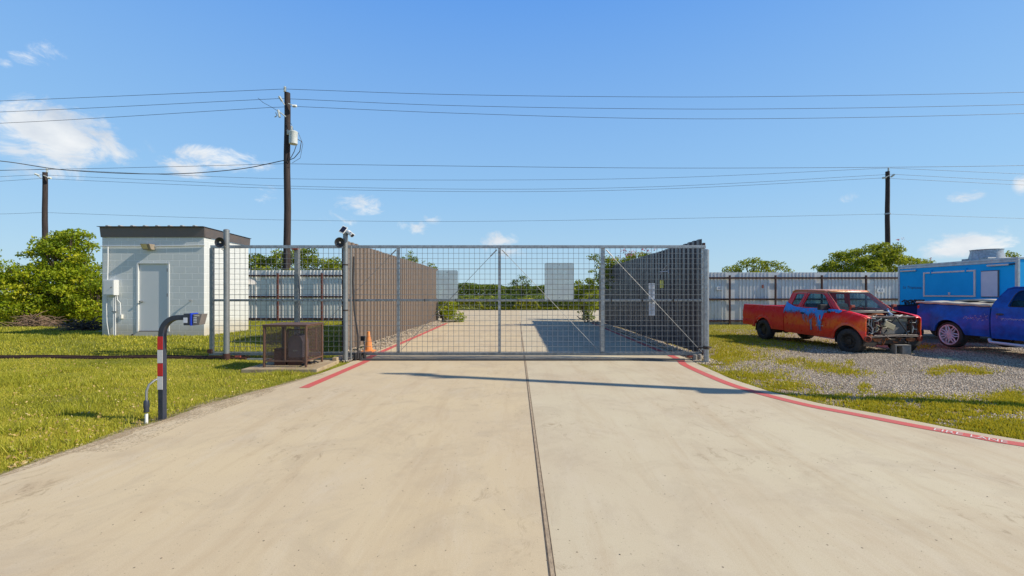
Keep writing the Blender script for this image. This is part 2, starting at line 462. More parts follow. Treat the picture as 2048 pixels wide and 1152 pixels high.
MT = dict(
    concrete=m_concrete(), ground=m_ground(), block=m_block(), red=m_redpaint(),
    galv=simple('galvanised steel', (.42, .44, .46), .42, .65, c2=(.25, .27, .29), scale=14, bump=.1, bscale=40),
    galv_dull=simple('dull galvanised pipe', (.27, .285, .29), .5, .5, c2=(.19, .21, .22), scale=9, bump=.15, bscale=30),
    wire=simple('galvanised wire', (.26, .27, .28), .5, .4, c2=(.2, .21, .22), scale=12),
    alu=simple('bare aluminium sheet', (.66, .66, .66), .30, 1.0, c2=(.58, .58, .58), scale=5),
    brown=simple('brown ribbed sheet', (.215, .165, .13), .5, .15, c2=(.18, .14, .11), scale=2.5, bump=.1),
    brown_shaded=simple('shade toned brown fence sheet', (.115, .11, .125), .35, .35, c2=(.09, .085, .09), scale=2.5),  # back of the brown sheet, shade and sky tint put into its colour
    sheet=simple('galvalume ribbed sheet', (.70, .70, .68), .42, .15, c2=(.60, .61, .60), scale=3),
    rust=simple('rusty steel', (.07, .024, .018), .75, .1, c2=(.04, .018, .014), scale=9, bump=.3),
    rustpost=simple('rust red primer post', (.16, .05, .035), .7, .05, c2=(.09, .03, .025), scale=8),
    rustred=simple('worn red primer', (.38, .08, .045), .65, 0, c2=(.2, .05, .03), scale=20),
    white=simple('white enamel', (.78, .79, .78), .45, 0, c2=(.68, .69, .67), scale=8),
    offwhite=simple('off white plastic', (.70, .69, .64), .5, 0, c2=(.6, .58, .53), scale=15),
    doorp=simple('pale grey door paint', (.56, .585, .60), .5, 0, c2=(.58, .60, .61), scale=4, bump=.05),
    fascia=simple('brown roof flashing', (.11, .095, .09), .45, .2, c2=(.14, .11, .095), scale=4),
    roofm=simple('pale roof sheet', (.5, .47, .42), .5, .3, c2=(.4, .37, .33), scale=5),
    navy=simple('navy powder coat', (.022, .03, .05), .4, 0, c2=(.035, .042, .06), scale=12),
    tapered=simple('red reflective tape', (.58, .02, .02), .4, 0, var=.15), tapew=simple('white reflective tape', (.68, .66, .64), .4, 0, var=.12),
    black=simple('black plastic', (.018, .018, .02), .45, 0, c2=(.03, .03, .033), scale=20),
    rubber=simple('tyre rubber', (.022, .024, .026), .75, 0, c2=(.05, .048, .045), scale=14, bump=.3, bscale=80),
    dark=simple('dark chassis grime', (.03, .026, .024), .85, 0, c2=(.07, .05, .035), scale=12, bump=.3),
    steelrim=simple('dark steel rim', (.035, .037, .04), .5, .4, c2=(.08, .07, .06), scale=20),
    chrome=simple('polished wheel', (.60, .66, .76), .35, .15, c2=(.5, .55, .64), scale=9),
    orange=simple('traffic orange', (.74, .31, .09), .5, 0, c2=(.72, .2, .03), scale=9),
    wood=simple('weathered pole wood', (.045, .030, .027), .85, 0, c2=(.018, .014, .015), scale=4, bump=.5, bscale=25, stretch=(6, 6, .4)),
    cinder=simple('concrete block', (.30, .28, .25), .95, 0, c2=(.22, .2, .17), scale=14, bump=.5, bscale=70),
    pad=simple('stained pad concrete', (.42, .34, .22), .9, 0, c2=(.27, .19, .11), scale=5, bump=.3, bscale=70),
    redline=None, bluetarp=simple('blue tarpaulin', (.04, .32, .90), .5, 0, c2=(.08, .38, .88), scale=16, bump=.5, bscale=18),
    tarpgrey=simple('frayed tarpaulin back', (.26, .30, .40), .6, 0, c2=(.12, .2, .42), scale=18),
    trailer=simple('bright blue trailer skin', (.002, .43, .88), .6, 0, c2=(.003, .39, .82), scale=2, spec=.2),
    cream=simple('cream vinyl', (.52, .48, .38), .6, 0, c2=(.42, .38, .3), scale=6),
    greyshade=simple('window shade', (.50, .58, .68), .35, 0, c2=(.58, .65, .74), scale=4),
    engine=simple('greasy engine metal', (.16, .13, .12), .55, .5, c2=(.06, .035, .03), scale=14, bump=.4),
    radiator=simple('radiator fins', (.17, .17, .165), .6, .4, c2=(.24, .235, .22), scale=5, bump=.5, bscale=120),
    khaki=simple('khaki plastic', (.40, .36, .23), .6, 0, c2=(.3, .27, .18), scale=10),
    rustor=simple('orange rust', (.42, .14, .04), .8, 0, c2=(.2, .07, .03), scale=12, bump=.4),
    hose=simple('pale hose', (.42, .46, .45), .5, 0), seat=simple('dark blue grey seat cloth', (.05, .065, .09), .8, 0),
    glass=glassmat('window glass', (.72, .88, .92), .16), glass_teal=glassmat('teal tinted glass', (.50, .88, .90), .10), glass_ws=glassmat('windscreen glass', (.86, .93, .96), .34),
    bark=simple('bark', (.11, .08, .06), .9, 0, c2=(.06, .045, .035), scale=9, bump=.4),
    twig=simple('dead twigs', (.30, .20, .13), .9, 0, c2=(.17, .11, .08), scale=9),
    screen=simple('solar cells', (.02, .025, .05), .2, .2), amber=simple('pale yellow lamp lens', (.72, .58, .30), .3, 0), lensred=simple('red lens', (.4, .02, .02), .25),  # lamp lens is plain pale yellow
    cable=simple('dark cable', (.035, .035, .04), .6), paper=simple('notice paper', (.62, .66, .72), .8, 0, var=.1), yellowtag=simple('yellow green tag', (.50, .52, .12), .6),
    bluetape=simple('bright blue band', (.01, .05, .55), .4), textblue=simple('dark blue lettering', (.03, .07, .19), .5), ink=simple('grey ink', (.09, .1, .13), .8),
    porcelain=simple('grey porcelain', (.55, .60, .60), .3), transf=simple('transformer grey', (.60, .64, .64), .4),
)


def m_line(name, c, cover):
    t = NT(name); n = t.noise(30, 6, .8); n2 = t.noise(2, 4, .7)
    t.set(t.mix(t.mr(n2, .3, .7), c, tuple(x * .8 + .05 for x in c)), .75, 0, .3)
    tr = t.n('ShaderNodeBsdfTransparent'); mx = t.n('ShaderNodeMixShader')
    k = t.mr(t.math('ADD', n, t.math('MULTIPLY', n2, .5)), cover - .1, cover + .1)
    t.l(k, mx.inputs[0]); t.l(t.b.outputs[0], mx.inputs[1]); t.l(tr.outputs[0], mx.inputs[2]); t.l(mx.outputs[0], t.out.inputs[0])
    return t.m

MT['redline'] = m_line('red kerb line paint', (.58, .10, .085), .98)
MT['redfaded'] = m_line('worn away red paint', (.54, .33, .23), .52)
MT['whitepaint'] = m_line('white stencil paint', (.74, .66, .63), .92)


def m_screenmesh():
    """expanded metal: brown strands with real gaps between them"""
    t = NT('brown expanded metal')
    t.set(simple('x', (.1, .1, .1)) and (.13, .085, .075), .6, .3)
    v = t.voro(170); tr = t.n('ShaderNodeBsdfTransparent'); mx = t.n('ShaderNodeMixShader')
    t.l(t.mr(v, .53, .59), mx.inputs[0])
    t.l(tr.outputs[0], mx.inputs[1]); t.l(t.b.outputs[0], mx.inputs[2]); t.l(mx.outputs[0], t.out.inputs[0])
    return t.m
MT['mesh'] = m_screenmesh()


def m_blue():
    t = NT('metallic blue paint'); n = t.noise(3, 5, .7)
    t.set(t.mix(t.mr(n, .35, .7), (.001, .12, .60), (.001, .05, .28)), .45, .0, .25)
    t.b.inputs['Coat Weight'].default_value = .12; t.b.inputs['Coat Roughness'].default_value = .08
    return t.m
MT['blue'] = m_blue()
MT['leaf'] = leafmat('hedge leaf', (.08, .14, .008), (.26, .35, .012), (.56, .54, .03), .42)
MT['leaf2'] = leafmat('tree leaf', (.06, .11, .010), (.20, .28, .016), (.44, .45, .03), .40)
MT['leaff'] = leafmat('far leaf', (.05, .095, .018), (.12, .18, .022), (.28, .31, .03), .3)
MT['leafy'] = leafmat('yellow green weeds', (.12, .16, .012), (.28, .32, .02), (.60, .54, .03), .3)
MT['blade'] = leafmat('grass blade', (.12, .14, .012), (.33, .34, .022), (.68, .58, .10), .3)
MT['bladeg'] = leafmat('gravel weeds', (.17, .20, .010), (.40, .39, .018), (.66, .50, .04), .3)
MT['pink'] = leafmat('pink blossom', (.35, .12, .16), (.48, .20, .26), (.62, .34, .38), .3)
MT['stone'] = leafmat('loose stone', (.24, .19, .14), (.47, .385, .285), (.72, .62, .48), .0)

# ------------------------------------------------------------------ terrain
def ss(a, b, x):
    t = np.clip((x - a) / (b - a), 0, 1); return t * t * (3 - 2 * t)

# slab edges, read off the photograph as ground points
LE = [G(*p) for p in ((0, 950), (94, 915.6), (187.5, 884), (266, 858), (337.5, 837), (406, 811), (500, 785), (578, 765.6), (640, 747), (690, 729))]
RE = [G(*p) for p in ((2048, 880.6), (1902, 856), (1771, 830), (1641, 807), (1543, 784), (1461, 757), (1425, 741), (1392, 726))]
LEFT = [(-40, -9), (-40, -3.6), (-16, -3.3), (-9, -2), (-6.3, .2), (-5.1, 2.0)] + [(p.x, p.y) for p in LE] + [(-3.95, 10.4), (-3.95, 24.5)]
RIGHT = [(40, -9), (40, 1.9), (14, 2.3), (9.5, 2.8), (7.4, 3.4), (6.3, 4.0)] + [(p.x, p.y) for p in RE] + [(4.22, 10.4), (4.28, 24.5)]
XLy, XLx = [p[1] for p in LEFT[1:]], [p[0] for p in LEFT[1:]]
XRy, XRx = [p[1] for p in RIGHT[1:]], [p[0] for p in RIGHT[1:]]
def xl(y): return np.interp(y, XLy, XLx)
def xr(y): return np.interp(y, XRy, XRx)

def H(x, y):
    x = np.asarray(x, float); y = np.asarray(y, float)
    left = .28 * ss(9.6, 12.8, y) * ss(-4.9, -6.6, x) * (1 - .72 * ss(15.6, 22, y)) * (1 - ss(40, 60, y))
    left = left + .04 * ss(-5, -9, x) * ss(4, 9.6, y) * (1 - ss(30, 50, y))
    right = -.09 * ss(5.2, 8.5, x) * ss(6, 9, y) * (1 - ss(18, 24, y))
    ondrive = (x > xl(y) - .02) & (x < xr(y) + .02) & (y < 42.5)
    inlot = (y > 24.4) & (y < 42.6)
    z = -.025 + left + right
    z = z + .012 * np.sin(x * 2.1 + y) * np.sin(y * 1.7 - x * .6)
    return np.where(ondrive | inlot, -.10, z)

# patches of weeds in the gravel: photo position and radii of each patch on the ground
PATCH = [(1450, 690, 60, 34), (1475, 712, 60, 12), (1435, 722, 30, 14), (1585, 722, 34, 8), (1645, 732, 45, 10), (1705, 744, 34, 7), (1872, 738, 18, 6), (1925, 733, 46, 6),
         (1955, 740, 30, 3), (1500, 757, 70, 13), (1560, 777, 75, 9), (1475, 775, 0, 0), (1640, 798, 70, 7), (1790, 803, 90, 9), (1730, 779, 12, 9), (1900, 820, 110, 13),
         (2000, 812, 70, 16), (1850, 838, 90, 9), (1980, 858, 90, 13), (2030, 872, 40, 12), (1760, 822, 70, 6), (1700, 812, 40, 5), (2020, 795, 30, 14),
         (1620, 683, 120, 6), (1850, 690, 24, 6), (1700, 722, 8, 6), (1480, 665, 90, 18), (1560, 690, 60, 8)]
def patchw(x, y):
    px = CX + x * F / y; py = HY + (EYE + .03) * F / y
    w = np.zeros_like(px)
    for a, b, c, d in PATCH:
        if c: w = np.maximum(w, 1.15 - np.sqrt(((px - a) / (c * 1.15)) ** 2 + ((py - b) / (d * 1.25)) ** 2))
    return np.clip(w * 2.2, 0, 1)

def build_ground():
    xs = np.concatenate([[-900, -400, -200, -110, -70, -50, -38, -30, -25], np.arange(-21, 24, .2), [25, 28, 33, 42, 60, 110, 200, 400, 900]])
    ys = np.concatenate([[-300, -60, -20, -8, -2, 1, 2], np.arange(2.6, 27, .2), [28, 30, 33, 37, 42, 42.8, 46, 52, 60, 80, 110, 160, 260, 500, 1500]])
    X, Y = np.meshgrid(xs, ys, indexing='ij'); Z = H(X, Y)
    nx, ny = X.shape
    me = bpy.data.meshes.new('ground')
    idx = np.arange(nx * ny).reshape(nx, ny)
    f = np.stack([idx[:-1, :-1], idx[1:, :-1], idx[1:, 1:], idx[:-1, 1:]], -1).reshape(-1, 4)
    me.from_pydata(np.stack([X, Y, Z], -1).reshape(-1, 3).tolist(), [], f.tolist())
    y1 = np.maximum(Y, 2.0)
    gravel = ss(0, .25, X - xr(Y)) * ss(-2, 3, Y) * (1 - ss(20, 22.4, Y)) * ss(22.3, 19.2, Y)
    gravel = np.where((X > 5.2) & (Y > 14) & (X < 9), gravel * (1 - ss(14, 17, Y) * .75), gravel)
    pw = patchw(X, y1)
    gravel = gravel * (1 - .30 * np.where(X > 3, pw, 0))
    strip = ((X > -4.75) & (X < -3.9) & (Y > 10.2) & (Y < 25)) | ((X > 4.2) & (X < 5.05) & (Y > 10.2) & (Y < 25))
    gravel = np.where(strip, 1.0, gravel)
    edge = np.clip(1 - (xl(Y) - X) / .28, 0, 1) * (X < xl(Y) + .3) * (Y < 8.6)
    near = np.clip(1 - np.hypot((X + 4.55) / .75, (Y - 5.6) / 1.3), 0, 1)
    dirt = np.clip(edge * .5 + near * .8, 0, 1)
    dirt = np.maximum(dirt, .8 * np.clip(1 - np.abs(Y - 17.4) / 1.2, 0, 1) * (X < -13.4))
    dirt = np.maximum(dirt, .75 * np.clip(1 - np.abs(Y - 12.9) / .35, 0, 1) * (X > -12.6) * (X < -9.5))
    dirt = np.maximum(dirt, np.where(X > 4, .50 * pw * (Y < 12.5), 0))
    dry = ss(9.5, 6, Y) * .5 * (X < 0) + pw * .8 * (X > 3)
    for nm, a in (('gravel', gravel), ('dirt', dirt), ('dry', dry)):
        at = me.attributes.new(nm, 'FLOAT', 'POINT'); at.data.foreach_set('value', a.reshape(-1).astype(np.float32))
    me.materials.append(MT['ground'])
    o = bpy.data.objects.new('ground', me); C.objects.link(o)
    me.polygons.foreach_set('use_smooth', [True] * len(me.polygons))
    tag(o, kind='structure')
build_ground()

def sheet(name, poly, z, mat, depth=0.0, kind='structure'):
    m = MB(); m.plate(poly, [], lambda u, v: (u, v, z), lambda u, v: (u, v, z - depth))
    return tag(m.build(name, mat), kind=kind)

# driveway slab: from the road behind the camera through the gate to the yard beyond
poly = LEFT + [(-28, 24.5), (-28, 42.5), (30, 42.5), (30, 24.5)] + RIGHT[::-1]
sheet('driveway', poly, 0.0, MT['concrete'], .14)

def ribbon(name, pts, w, z, mat):
    m = MB(); pts = [Vector((p[0], p[1])) for p in pts]; k = []
    for i, p in enumerate(pts):
        t = (pts[min(i + 1, len(pts) - 1)] - pts[max(i - 1, 0)]).normalized(); n = Vector((-t.y, t.x))
        k += [(p + n * w / 2).to_3d(), (p - n * w / 2).to_3d()]
    for q in k: q.z = z
    m.add(k, [(2 * i, 2 * i + 1, 2 * i + 3, 2 * i + 2) for i in range(len(pts) - 1)])
    return tag(m.build(name, mat), kind='structure')

def smooth_pts(pts, n=8):
    out = []
    for i in range(len(pts) - 1):
        p0, p1, p2, p3 = [Vector(pts[min(max(i + k, 0), len(pts) - 1)][:2]) for k in (-1, 0, 1, 2)]
        for j in range(n):
            t = j / n
            out.append(.5 * ((2 * p1) + (-p0 + p2) * t + (2 * p0 - 5 * p1 + 4 * p2 - p3) * t * t + (-p0 + 3 * p1 - 3 * p2 + p3) * t ** 3))
    out.append(Vector(pts[-1][:2])); return out

RL = [(4.12, 23.6), (4.03, 16), (3.98, 11)] + [tuple(G(*p)[:2]) for p in ((1372, 731), (1445, 763), (1510, 784), (1608, 809), (1706, 828), (1836, 853), (1934, 870.5), (2048, 890))] + [(6.6, 3.55), (9.3, 2.35), (14, 1.9), (30, 1.5)]
RLs = smooth_pts(RL)
ribbon('red_line', RLs, .17, .004, MT['redline'])
ribbon('red_line', smooth_pts([(-3.87, 23.2), (-3.80, 16), (-3.74, 11), tuple(G(733, 722)[:2]), tuple(G(608, 776)[:2])]), .17, .004, MT['redline'])
ribbon('red_line', smooth_pts([tuple(G(*p)[:2]) for p in ((600, 779), (500, 814), (406, 850), (281, 909), (175, 953), (60, 1010), (-100, 1090))]), .15, .004, MT['redfaded'])
# FIRE LANE stencil on the right hand line
for word, (pa, pb) in (('FIRE', ((1868, 859.5), (1926, 869.8))), ('LANE', ((1941, 872.5), (2015, 885.5)))):
    a, b = G(*pa), G(*pb); mid = (a + b) / 2; d = (b - a).normalized(); up = Vector((-d.y, d.x, 0))
    mt_ = Matrix.Translation((mid.x, mid.y, .008)) @ Matrix(((d.x, up.x, 0, 0), (d.y, up.y, 0, 0), (0, 0, 1, 0), (0, 0, 0, 1))) @ Matrix.Diagonal(((b - a).length / .31, 1, 1, 1))
    t_ = text_obj('painted_letters', word, .17 if 0 else .165, MT['whitepaint'], mt_ @ Matrix.Diagonal((.86, .95, 1, 1)))
    w = max(v.co.x for v in t_.data.vertices) - min(v.co.x for v in t_.data.vertices)
    L_ = (b - a).length
    loc = [v.co.copy() for v in t_.data.vertices]
    inv = mt_.inverted()
    us = [(inv @ c).x for c in loc]; uw = max(us) - min(us); uc = (max(us) + min(us)) / 2
    k_ = L_ / (uw * mt_.to_scale().x)
    for v, c in zip(t_.data.vertices, loc):
        q = inv @ c; q.x = (q.x - uc) * k_; v.co = mt_ @ q
    tag(t_, kind='structure')
# expansion joint: tan sealant between two dark grooves
jp = [(.205, -8), (.20, 2.4), (.186, 8), (.17, 14), (.15, 24.4)]
mdark = simple('joint groove', (.05, .035, .025), .95, 0, c2=(.16, .12, .08), scale=16)
mseal = simple('joint sealant', (.42, .33, .22), .9, 0, c2=(.28, .21, .14), scale=10, bump=.6, bscale=60)
for dx, w, m_ in ((-.016, .009, mdark), (.016, .006, mdark), (0, .024, mseal)):
    ribbon('expansion_joint', [(x + dx, y) for x, y in jp], w, .003, m_)
ribbon('expansion_joint', [(-3.9, 24.45), (4.2, 24.45)], .02, .003, mdark)
ribbon('expansion_joint', [(-20, 33), (26, 33)], .02, .003, mdark)

# gate track: a low steel angle across the drive and a rusted channel over the lawn
m = MB(); m.box(-3.75, 4.02, 10.18, 10.26, .002, .035); m.box(-3.75, 4.02, 10.205, 10.235, .035, .05)
tag(m.build('gate_track', simple('worn track steel', (.12, .12, .12), .5, .4), bevel=.004), 'low steel gate track lying across the concrete drive under the gate', 'gate track')
m = MB()
for i in range(24):
    x0 = -17 + i * (17 - 6.55) / 24; x1 = -17 + (i + 1) * (17 - 6.55) / 24
    z0, z1 = float(H(x0, 10.3)), float(H(x1, 10.3))
    for yy, hh, ww in ((10.22, .04, .05), (10.36, .055, .04)):
        m.add([(x0, yy, z0 - .03), (x1, yy, z1 - .03), (x1, yy, z1 + hh), (x0, yy, z0 + hh), (x0, yy + ww, z0 - .03), (x1, yy + ww, z1 - .03), (x1, yy + ww, z1 + hh), (x0, yy + ww, z0 + hh)],
              [(0, 1, 2, 3), (4, 5, 6, 7), (3, 2, 6, 7), (0, 3, 7, 4), (1, 2, 6, 5)])
tag(m.build('rail', MT['rust']), 'rusty brown steel rail lying low across the lawn on the left', 'rail')
m = MB(); m.box(-6.5, -4.0, 10.2, 10.28, .0, .05)
tag(m.build('rail', MT['galv']), 'short grey steel rail running behind the caged gate motor', 'rail')

# ------------------------------------------------------------------ ribbed sheet fences
def ribs(length, pitch, depth, top=.35, flat=None, ramp=.03):
    pts = [(0.0, 0.0)]; u = 0.0; i = 0
    while u < length - pitch:
        if flat and flat(u): pts.append((u + pitch, 0.0)); u += pitch; continue
        a = u + pitch * (1 - top) / 2; b = u + pitch * (1 + top) / 2
        pts += [(a - ramp, 0.0), (a, depth), (b, depth), (b + ramp, 0.0)]; u += pitch
    pts.append((length, 0.0)); return pts

def ribbed(mb, o, d, nrm, prof, zb, zt, th=.004):
    """o origin, d along, nrm = side the ribs stick out to; zb/zt functions of u"""
    o, d, nrm = Vector(o), Vector(d), Vector(nrm); k = len(mb.v)
    for u, w in prof:
        p = o + d * u + nrm * w
        for z in (zb(u), zt(u)): mb.v.append((p.x, p.y, z))
    for i in range(len(prof) - 1):
        a = k + 2 * i; mb.f.append((a, a + 2, a + 3, a + 1))

# passage fences
def passage(x, label, sgn, mat_in, y0=11.35, y1=24.7):
    t = thing('metal_fence', label, 'fence', (x, y0, 0))
    m = MB(); L_ = y1 - y0
    base = lambda u: .05 + .02 * math.sin(u)
    jag = lambda u: 3.02 - .006 * (int(u / .92) % 2) + .004 * math.sin(u * 3)
    pr = ribs(L_, .305, .042, .42, None, .010)
    ribbed(m, (0, 0, 0), (0, 1, 0), (sgn, 0, 0), pr, base, jag)
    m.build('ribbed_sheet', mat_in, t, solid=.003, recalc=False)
    for k in range(6):
        q = MB(); yy = .12 + k * (L_ - .3) / 5; q.box(-sgn * .10 - .03, -sgn * .10 + .03, yy - .03, yy + .03, -.1, 2.93); q.build('post', MT['rust'], t)
    for z in (.35, 1.6, 2.75):
        q = MB(); q.box(-sgn * .05 - .018, -sgn * .05 + .018, .02, L_ - .02, z - .03, z + .03); q.build('rail', MT['rust'], t)
    return t
pl = passage(-4.6, 'tall brown ribbed metal fence in full sun beside the orange cone', 1, MT['brown'])
pr_ = passage(4.75, 'tall ribbed metal fence in dark shade behind the gate end', -1, MT['brown_shaded'], 10.95)
# white slot and red tag on the sunny fence, notices on the shaded one
q = MB(); q.box(.04, .045, .28, .31, 2.70, 2.80); q.build('vent_slot', MT['white'], pl)
q = MB(); q.box(.04, .05, .29, .34, 1.38, 1.50); q.build('tag', MT['rustred'], pl)
def notice(name, label, p0, p1, mat_):
    Yn = 10.455; a_, b_ = P(p0[0], p0[1], Yn), P(p1[0], p1[1], Yn)
    o = thing(name, label, 'notice', ((a_.x + b_.x) / 2, Yn, (a_.z + b_.z) / 2)); w, h = (b_.x - a_.x) / 2, (a_.z - b_.z) / 2
    m_ = MB(); m_.box(-w, w, 0, .006, -h, h); m_.build('sheet', mat_, o, bevel=.001)
    if mat_ is MT['paper']:
        m_ = MB(); r_ = random.Random(int(p0[1]))
        for i in range(12):
            zz = h - .03 - i * (2 * h - .05) / 12
            m_.box(-w * .8, -w * .8 + 2 * w * r_.uniform(.5, .8), -.0015, -.0003, zz, zz + (.006 if i else .012))
        m_.build('print', MT['ink'], o)
    else:
        m_ = MB(); m_.box(w, w + .03, -.01, .03, -h, h * .9); m_.build('lock_shadow', MT['black'], o, bevel=.004)  # black strip beside the tag stands in for the lock's shadow
    return o
notice('paper_notice', 'upper narrow white notice hanging behind the gate mesh', (1297.5, 566.5), (1309.5, 599), MT['paper'])
notice('paper_notice', 'lower narrow white notice hanging behind the gate mesh', (1297.8, 604), (1310, 631.5), MT['paper'])
notice('yellow_tag', 'small yellow green tag on the gate mesh right of the notices', (1320, 560.5), (1327, 576), MT['yellowtag'])
# pale scraped arrow-like mark
q = MB()
for a, b in (((-.05, 13.8, 2.36), (-.05, 13.3, 2.52)), ((-.05, 14.0, 2.33), (-.05, 13.2, 2.31)), ((-.05, 13.2, 2.24), (-.05, 13.22, 2.38)), ((-.05, 14.0, 2.24), (-.05, 13.75, 2.36))):
    q.tube([(a[0], a[1] - 10.95, a[2]), (b[0], b[1] - 10.95, b[2])], .012, 4)
q.build('white_scrape', MT['paper'], pr_)

def yard_fence(name, label, x0, x1, y, hz, gz, posts, mat_, post_m, rails, flats):
    t = thing(name, label, 'fence', (x0, y, 0)); L_ = x1 - x0
    m = MB(); pr = ribs(L_, .19, .038, .34, flats, .016)
    # ribs point towards the camera side
    ribbed(m, (0, .02, 0), (1, 0, 0), (0, -1, 0), pr, lambda u: gz, lambda u: hz + .012 * math.sin(u * 40) * 0)
    m.build('ribbed_sheet', mat_, t, solid=.002, recalc=False)
    for k, xp in enumerate(posts):
        q = MB(); q.box(xp - x0 - .04, xp - x0 + .04, -.17, -.10, gz - .3, hz - .16); q.build('post', post_m, t)
    for z in rails:
        q = MB(); q.box(0, L_, -.098, -.048, z - .045, z + .045); q.build('rail', MT['rust'], t)
    return t
fl = lambda u: (u + .6) % 2.42 > 1.85 or 11.2 < u % 9.7 < 12
YF = 22.7
px_posts = [1457, 1548, 1640, 1728, 1818, 1908, 1998, 2088, 2178, 2268, 2358, 2448]
yf_r = yard_fence('sheet_fence', 'long galvanised sheet fence with dark rusty rails behind the red truck', 4.95, 46, YF, 1.6 + 43.3 * YF / F, -.08,
                  [(p - CX) * YF / F for p in px_posts], MT['sheet'], MT['rust'], [1.6 + 32 * YF / F, 1.6 - 10.5 * YF / F, 1.6 - 53.5 * YF / F], fl)
YL = 23.6
yf_l = yard_fence('sheet_fence', 'galvanised sheet fence with rusty posts between the white shed and brown fence', -15.6, -4.85, YL, 1.6 + 47.5 * YL / F, -.02,
                  [(p - CX) * YL / F for p in (470.5, 558, 645.5)], MT['sheet'], MT['rustpost'], [1.6 + 36.5 * YL / F, 1.6 - 5.5 * YL / F, 1.6 - 49.5 * YL / F], lambda u: (u + .9) % 2.42 > 1.9)
# kick board under both fences
for t, L_, gz in ((yf_l, 10.7, .0), (yf_r, 41, -.08)):
    q = MB(); q.box(0, L_, -.034, -.012, gz - .1, gz + .18); q.build('kick_board', MT['galv_dull'], t)
def number_sign(px, py, w, h, body, label):
    p = P(px, py, YF - .2); t = thing('number_sign', label, 'sign', p)
    m_ = MB(); m_.box(-w / 2, w / 2, .10, .108, -h / 2, h / 2); m_.build('plate', MT['white'], t)
    text_obj('number', body, h * .8, MT['textblue'], Matrix.Translation((0, .096, 0)) @ Matrix.Rotation(R(90), 4, 'X'), t, depth=.001)
number_sign(1441, 576.5, .30, .17, '402', 'small white number plate on the sheet fence just right of the gate')
number_sign(1765, 581, .40, .21, '421', 'small white number plate on the sheet fence between red truck and blue trailer')
q = MB(); p_ = P(1526, 573, YF - .1); q.box(p_.x - .03, p_.x + .03, p_.y, p_.y + .03, p_.z - .09, p_.z + .09)
tag(q.build('red_tag', MT['rustred']), 'little red tag on the sheet fence above the truck bed', 'tag')

# ------------------------------------------------------------------ sliding gate
GY = 10.40
def gx(px): return (px - CX) * GY / F
def gz(py): return EYE - (py - HY) * GY / F
gate = thing('sliding_gate', 'wide galvanised sliding gate of square wire mesh across the drive', 'gate', (0, GY, 0))
zt, zm, zb = gz(493.5), gz(600.5), gz(707.5)
XL, XR = gx(422), gx(1411)
def bar(name, x0, x1, z0, z1, d=.03, mat_=MT['galv'], dy=0):
    q = MB(); q.box(x0, x1, -d + dy, d + dy, z0, z1); return q.build(name, mat_, gate, bevel=.006)
bar('top_rail', XL + .0, XR, zt - .035, zt + .035)
bar('mid_rail', XL + .06, XR - .06, zm - .028, zm + .028, .026)
bar('bottom_rail', XL - .03, XR, zb - .035, zb + .035, .035, MT['galv_dull'])
for px, w in ((424, .045), (797, .033), (999, .033), (1205, .045), (1406.5, .045)):
    bar('upright', gx(px) - w, gx(px) + w, zb + .04, zt - .035, .0285 if w < .04 else .031, MT['galv_dull'] if px < 500 else MT['galv'])
q = MB(); r = .0036
n = 95
for i in range(n):
    x = XL + .10 + i * (XR - XL - .16) / (n - 1)
    q.box(x - r, x + r, -.045, -.045 + 2 * r, zb + .03, zt - .02)
rows = 21
for j in range(rows):
    z = zb + .06 + j * (zt - zb - .1) / (rows - 1)
    rr = r * (1.7 if j in (5, 11, 16) else 1)
    q.box(XL + .06, XR - .04, -.045 - 2 * rr, -.045, z - rr, z + rr)
q.build('wire_mesh', MT['wire'], gate, recalc=False)
def brace(a, b, stub=True):
    q = MB(); a3 = Vector((gx(a[0]), -.07, gz(a[1]))); b3 = Vector((gx(b[0]), -.07, gz(b[1])))
    q.tube([a3, b3], .006, 6); d = (b3 - a3).normalized()
    q.tube([a3, a3 + d * .22], .015, 6)
    q.build('brace_rod', MT['wire'], gate)
brace((794, 500), (600, 700)); brace((994, 500), (803, 700)); brace((1004, 500), (1196, 700)); brace((1211, 500), (1402, 704))
def signplate(p0, p1, n_):
    x0, x1, z0, z1 = gx(p0[0]), gx(p1[0]), gz(p1[1]), gz(p0[1]); c = .04
    pts = []
    for cx_, cz_, a0 in ((x1 - c, z1 - c, 0), (x0 + c, z1 - c, 90), (x0 + c, z0 + c, 180), (x1 - c, z0 + c, 270)):
        for k in range(5): a = R(a0 + k * 22.5); pts.append((cx_ + c * math.cos(a), cz_ + c * math.sin(a)))
    q = MB(); q.prism(pts, -.032, -.028, 'y'); o = q.build('sign_panel', MT['alu'], gate)
    for bx, bz in (((x0 + x1) / 2, z1 - .05), ((x0 + x1) / 2, z0 + .05)):
        s_ = MB(); s_.lathe([(.0, -.003), (.012, -.003), (.012, .0)], (bx, -.032, bz), (0, 1, 0), 8); s_.build('bolt', MT['galv_dull'], o)
    return o
o_ = signplate((873, 540.5), (916, 598), 0); o_['label'] = 'smaller blank aluminium panel left of the gate middle'
o_ = signplate((1089, 526), (1147.5, 599.5), 1); o_['label'] = 'larger blank aluminium panel right of the gate middle'
for px in (478, 1381):
    o_ = MB(); o_.box(gx(px) - .075, gx(px) + .075, -.06, .06, .045, zb - .045); b_ = o_.build('wheel_box', MT['rustred'], gate, bevel=.01)
    o_ = MB(); o_.lathe([(.0, -.02), (.055, -.02), (.055, .02), (0, .02)], (gx(px) + .09, 0, .06), (0, 1, 0), 16); o_.build('wheel', MT['rust'], b_)
for k in range(9):      # wire ties on the mid rail
    px = 850 + k * 62
    q = MB(); q.box(gx(px) - .006, gx(px) + .006, -.07, .034, zm - .034, zm + .034); q.build('wire_tie', MT['dark'], gate)
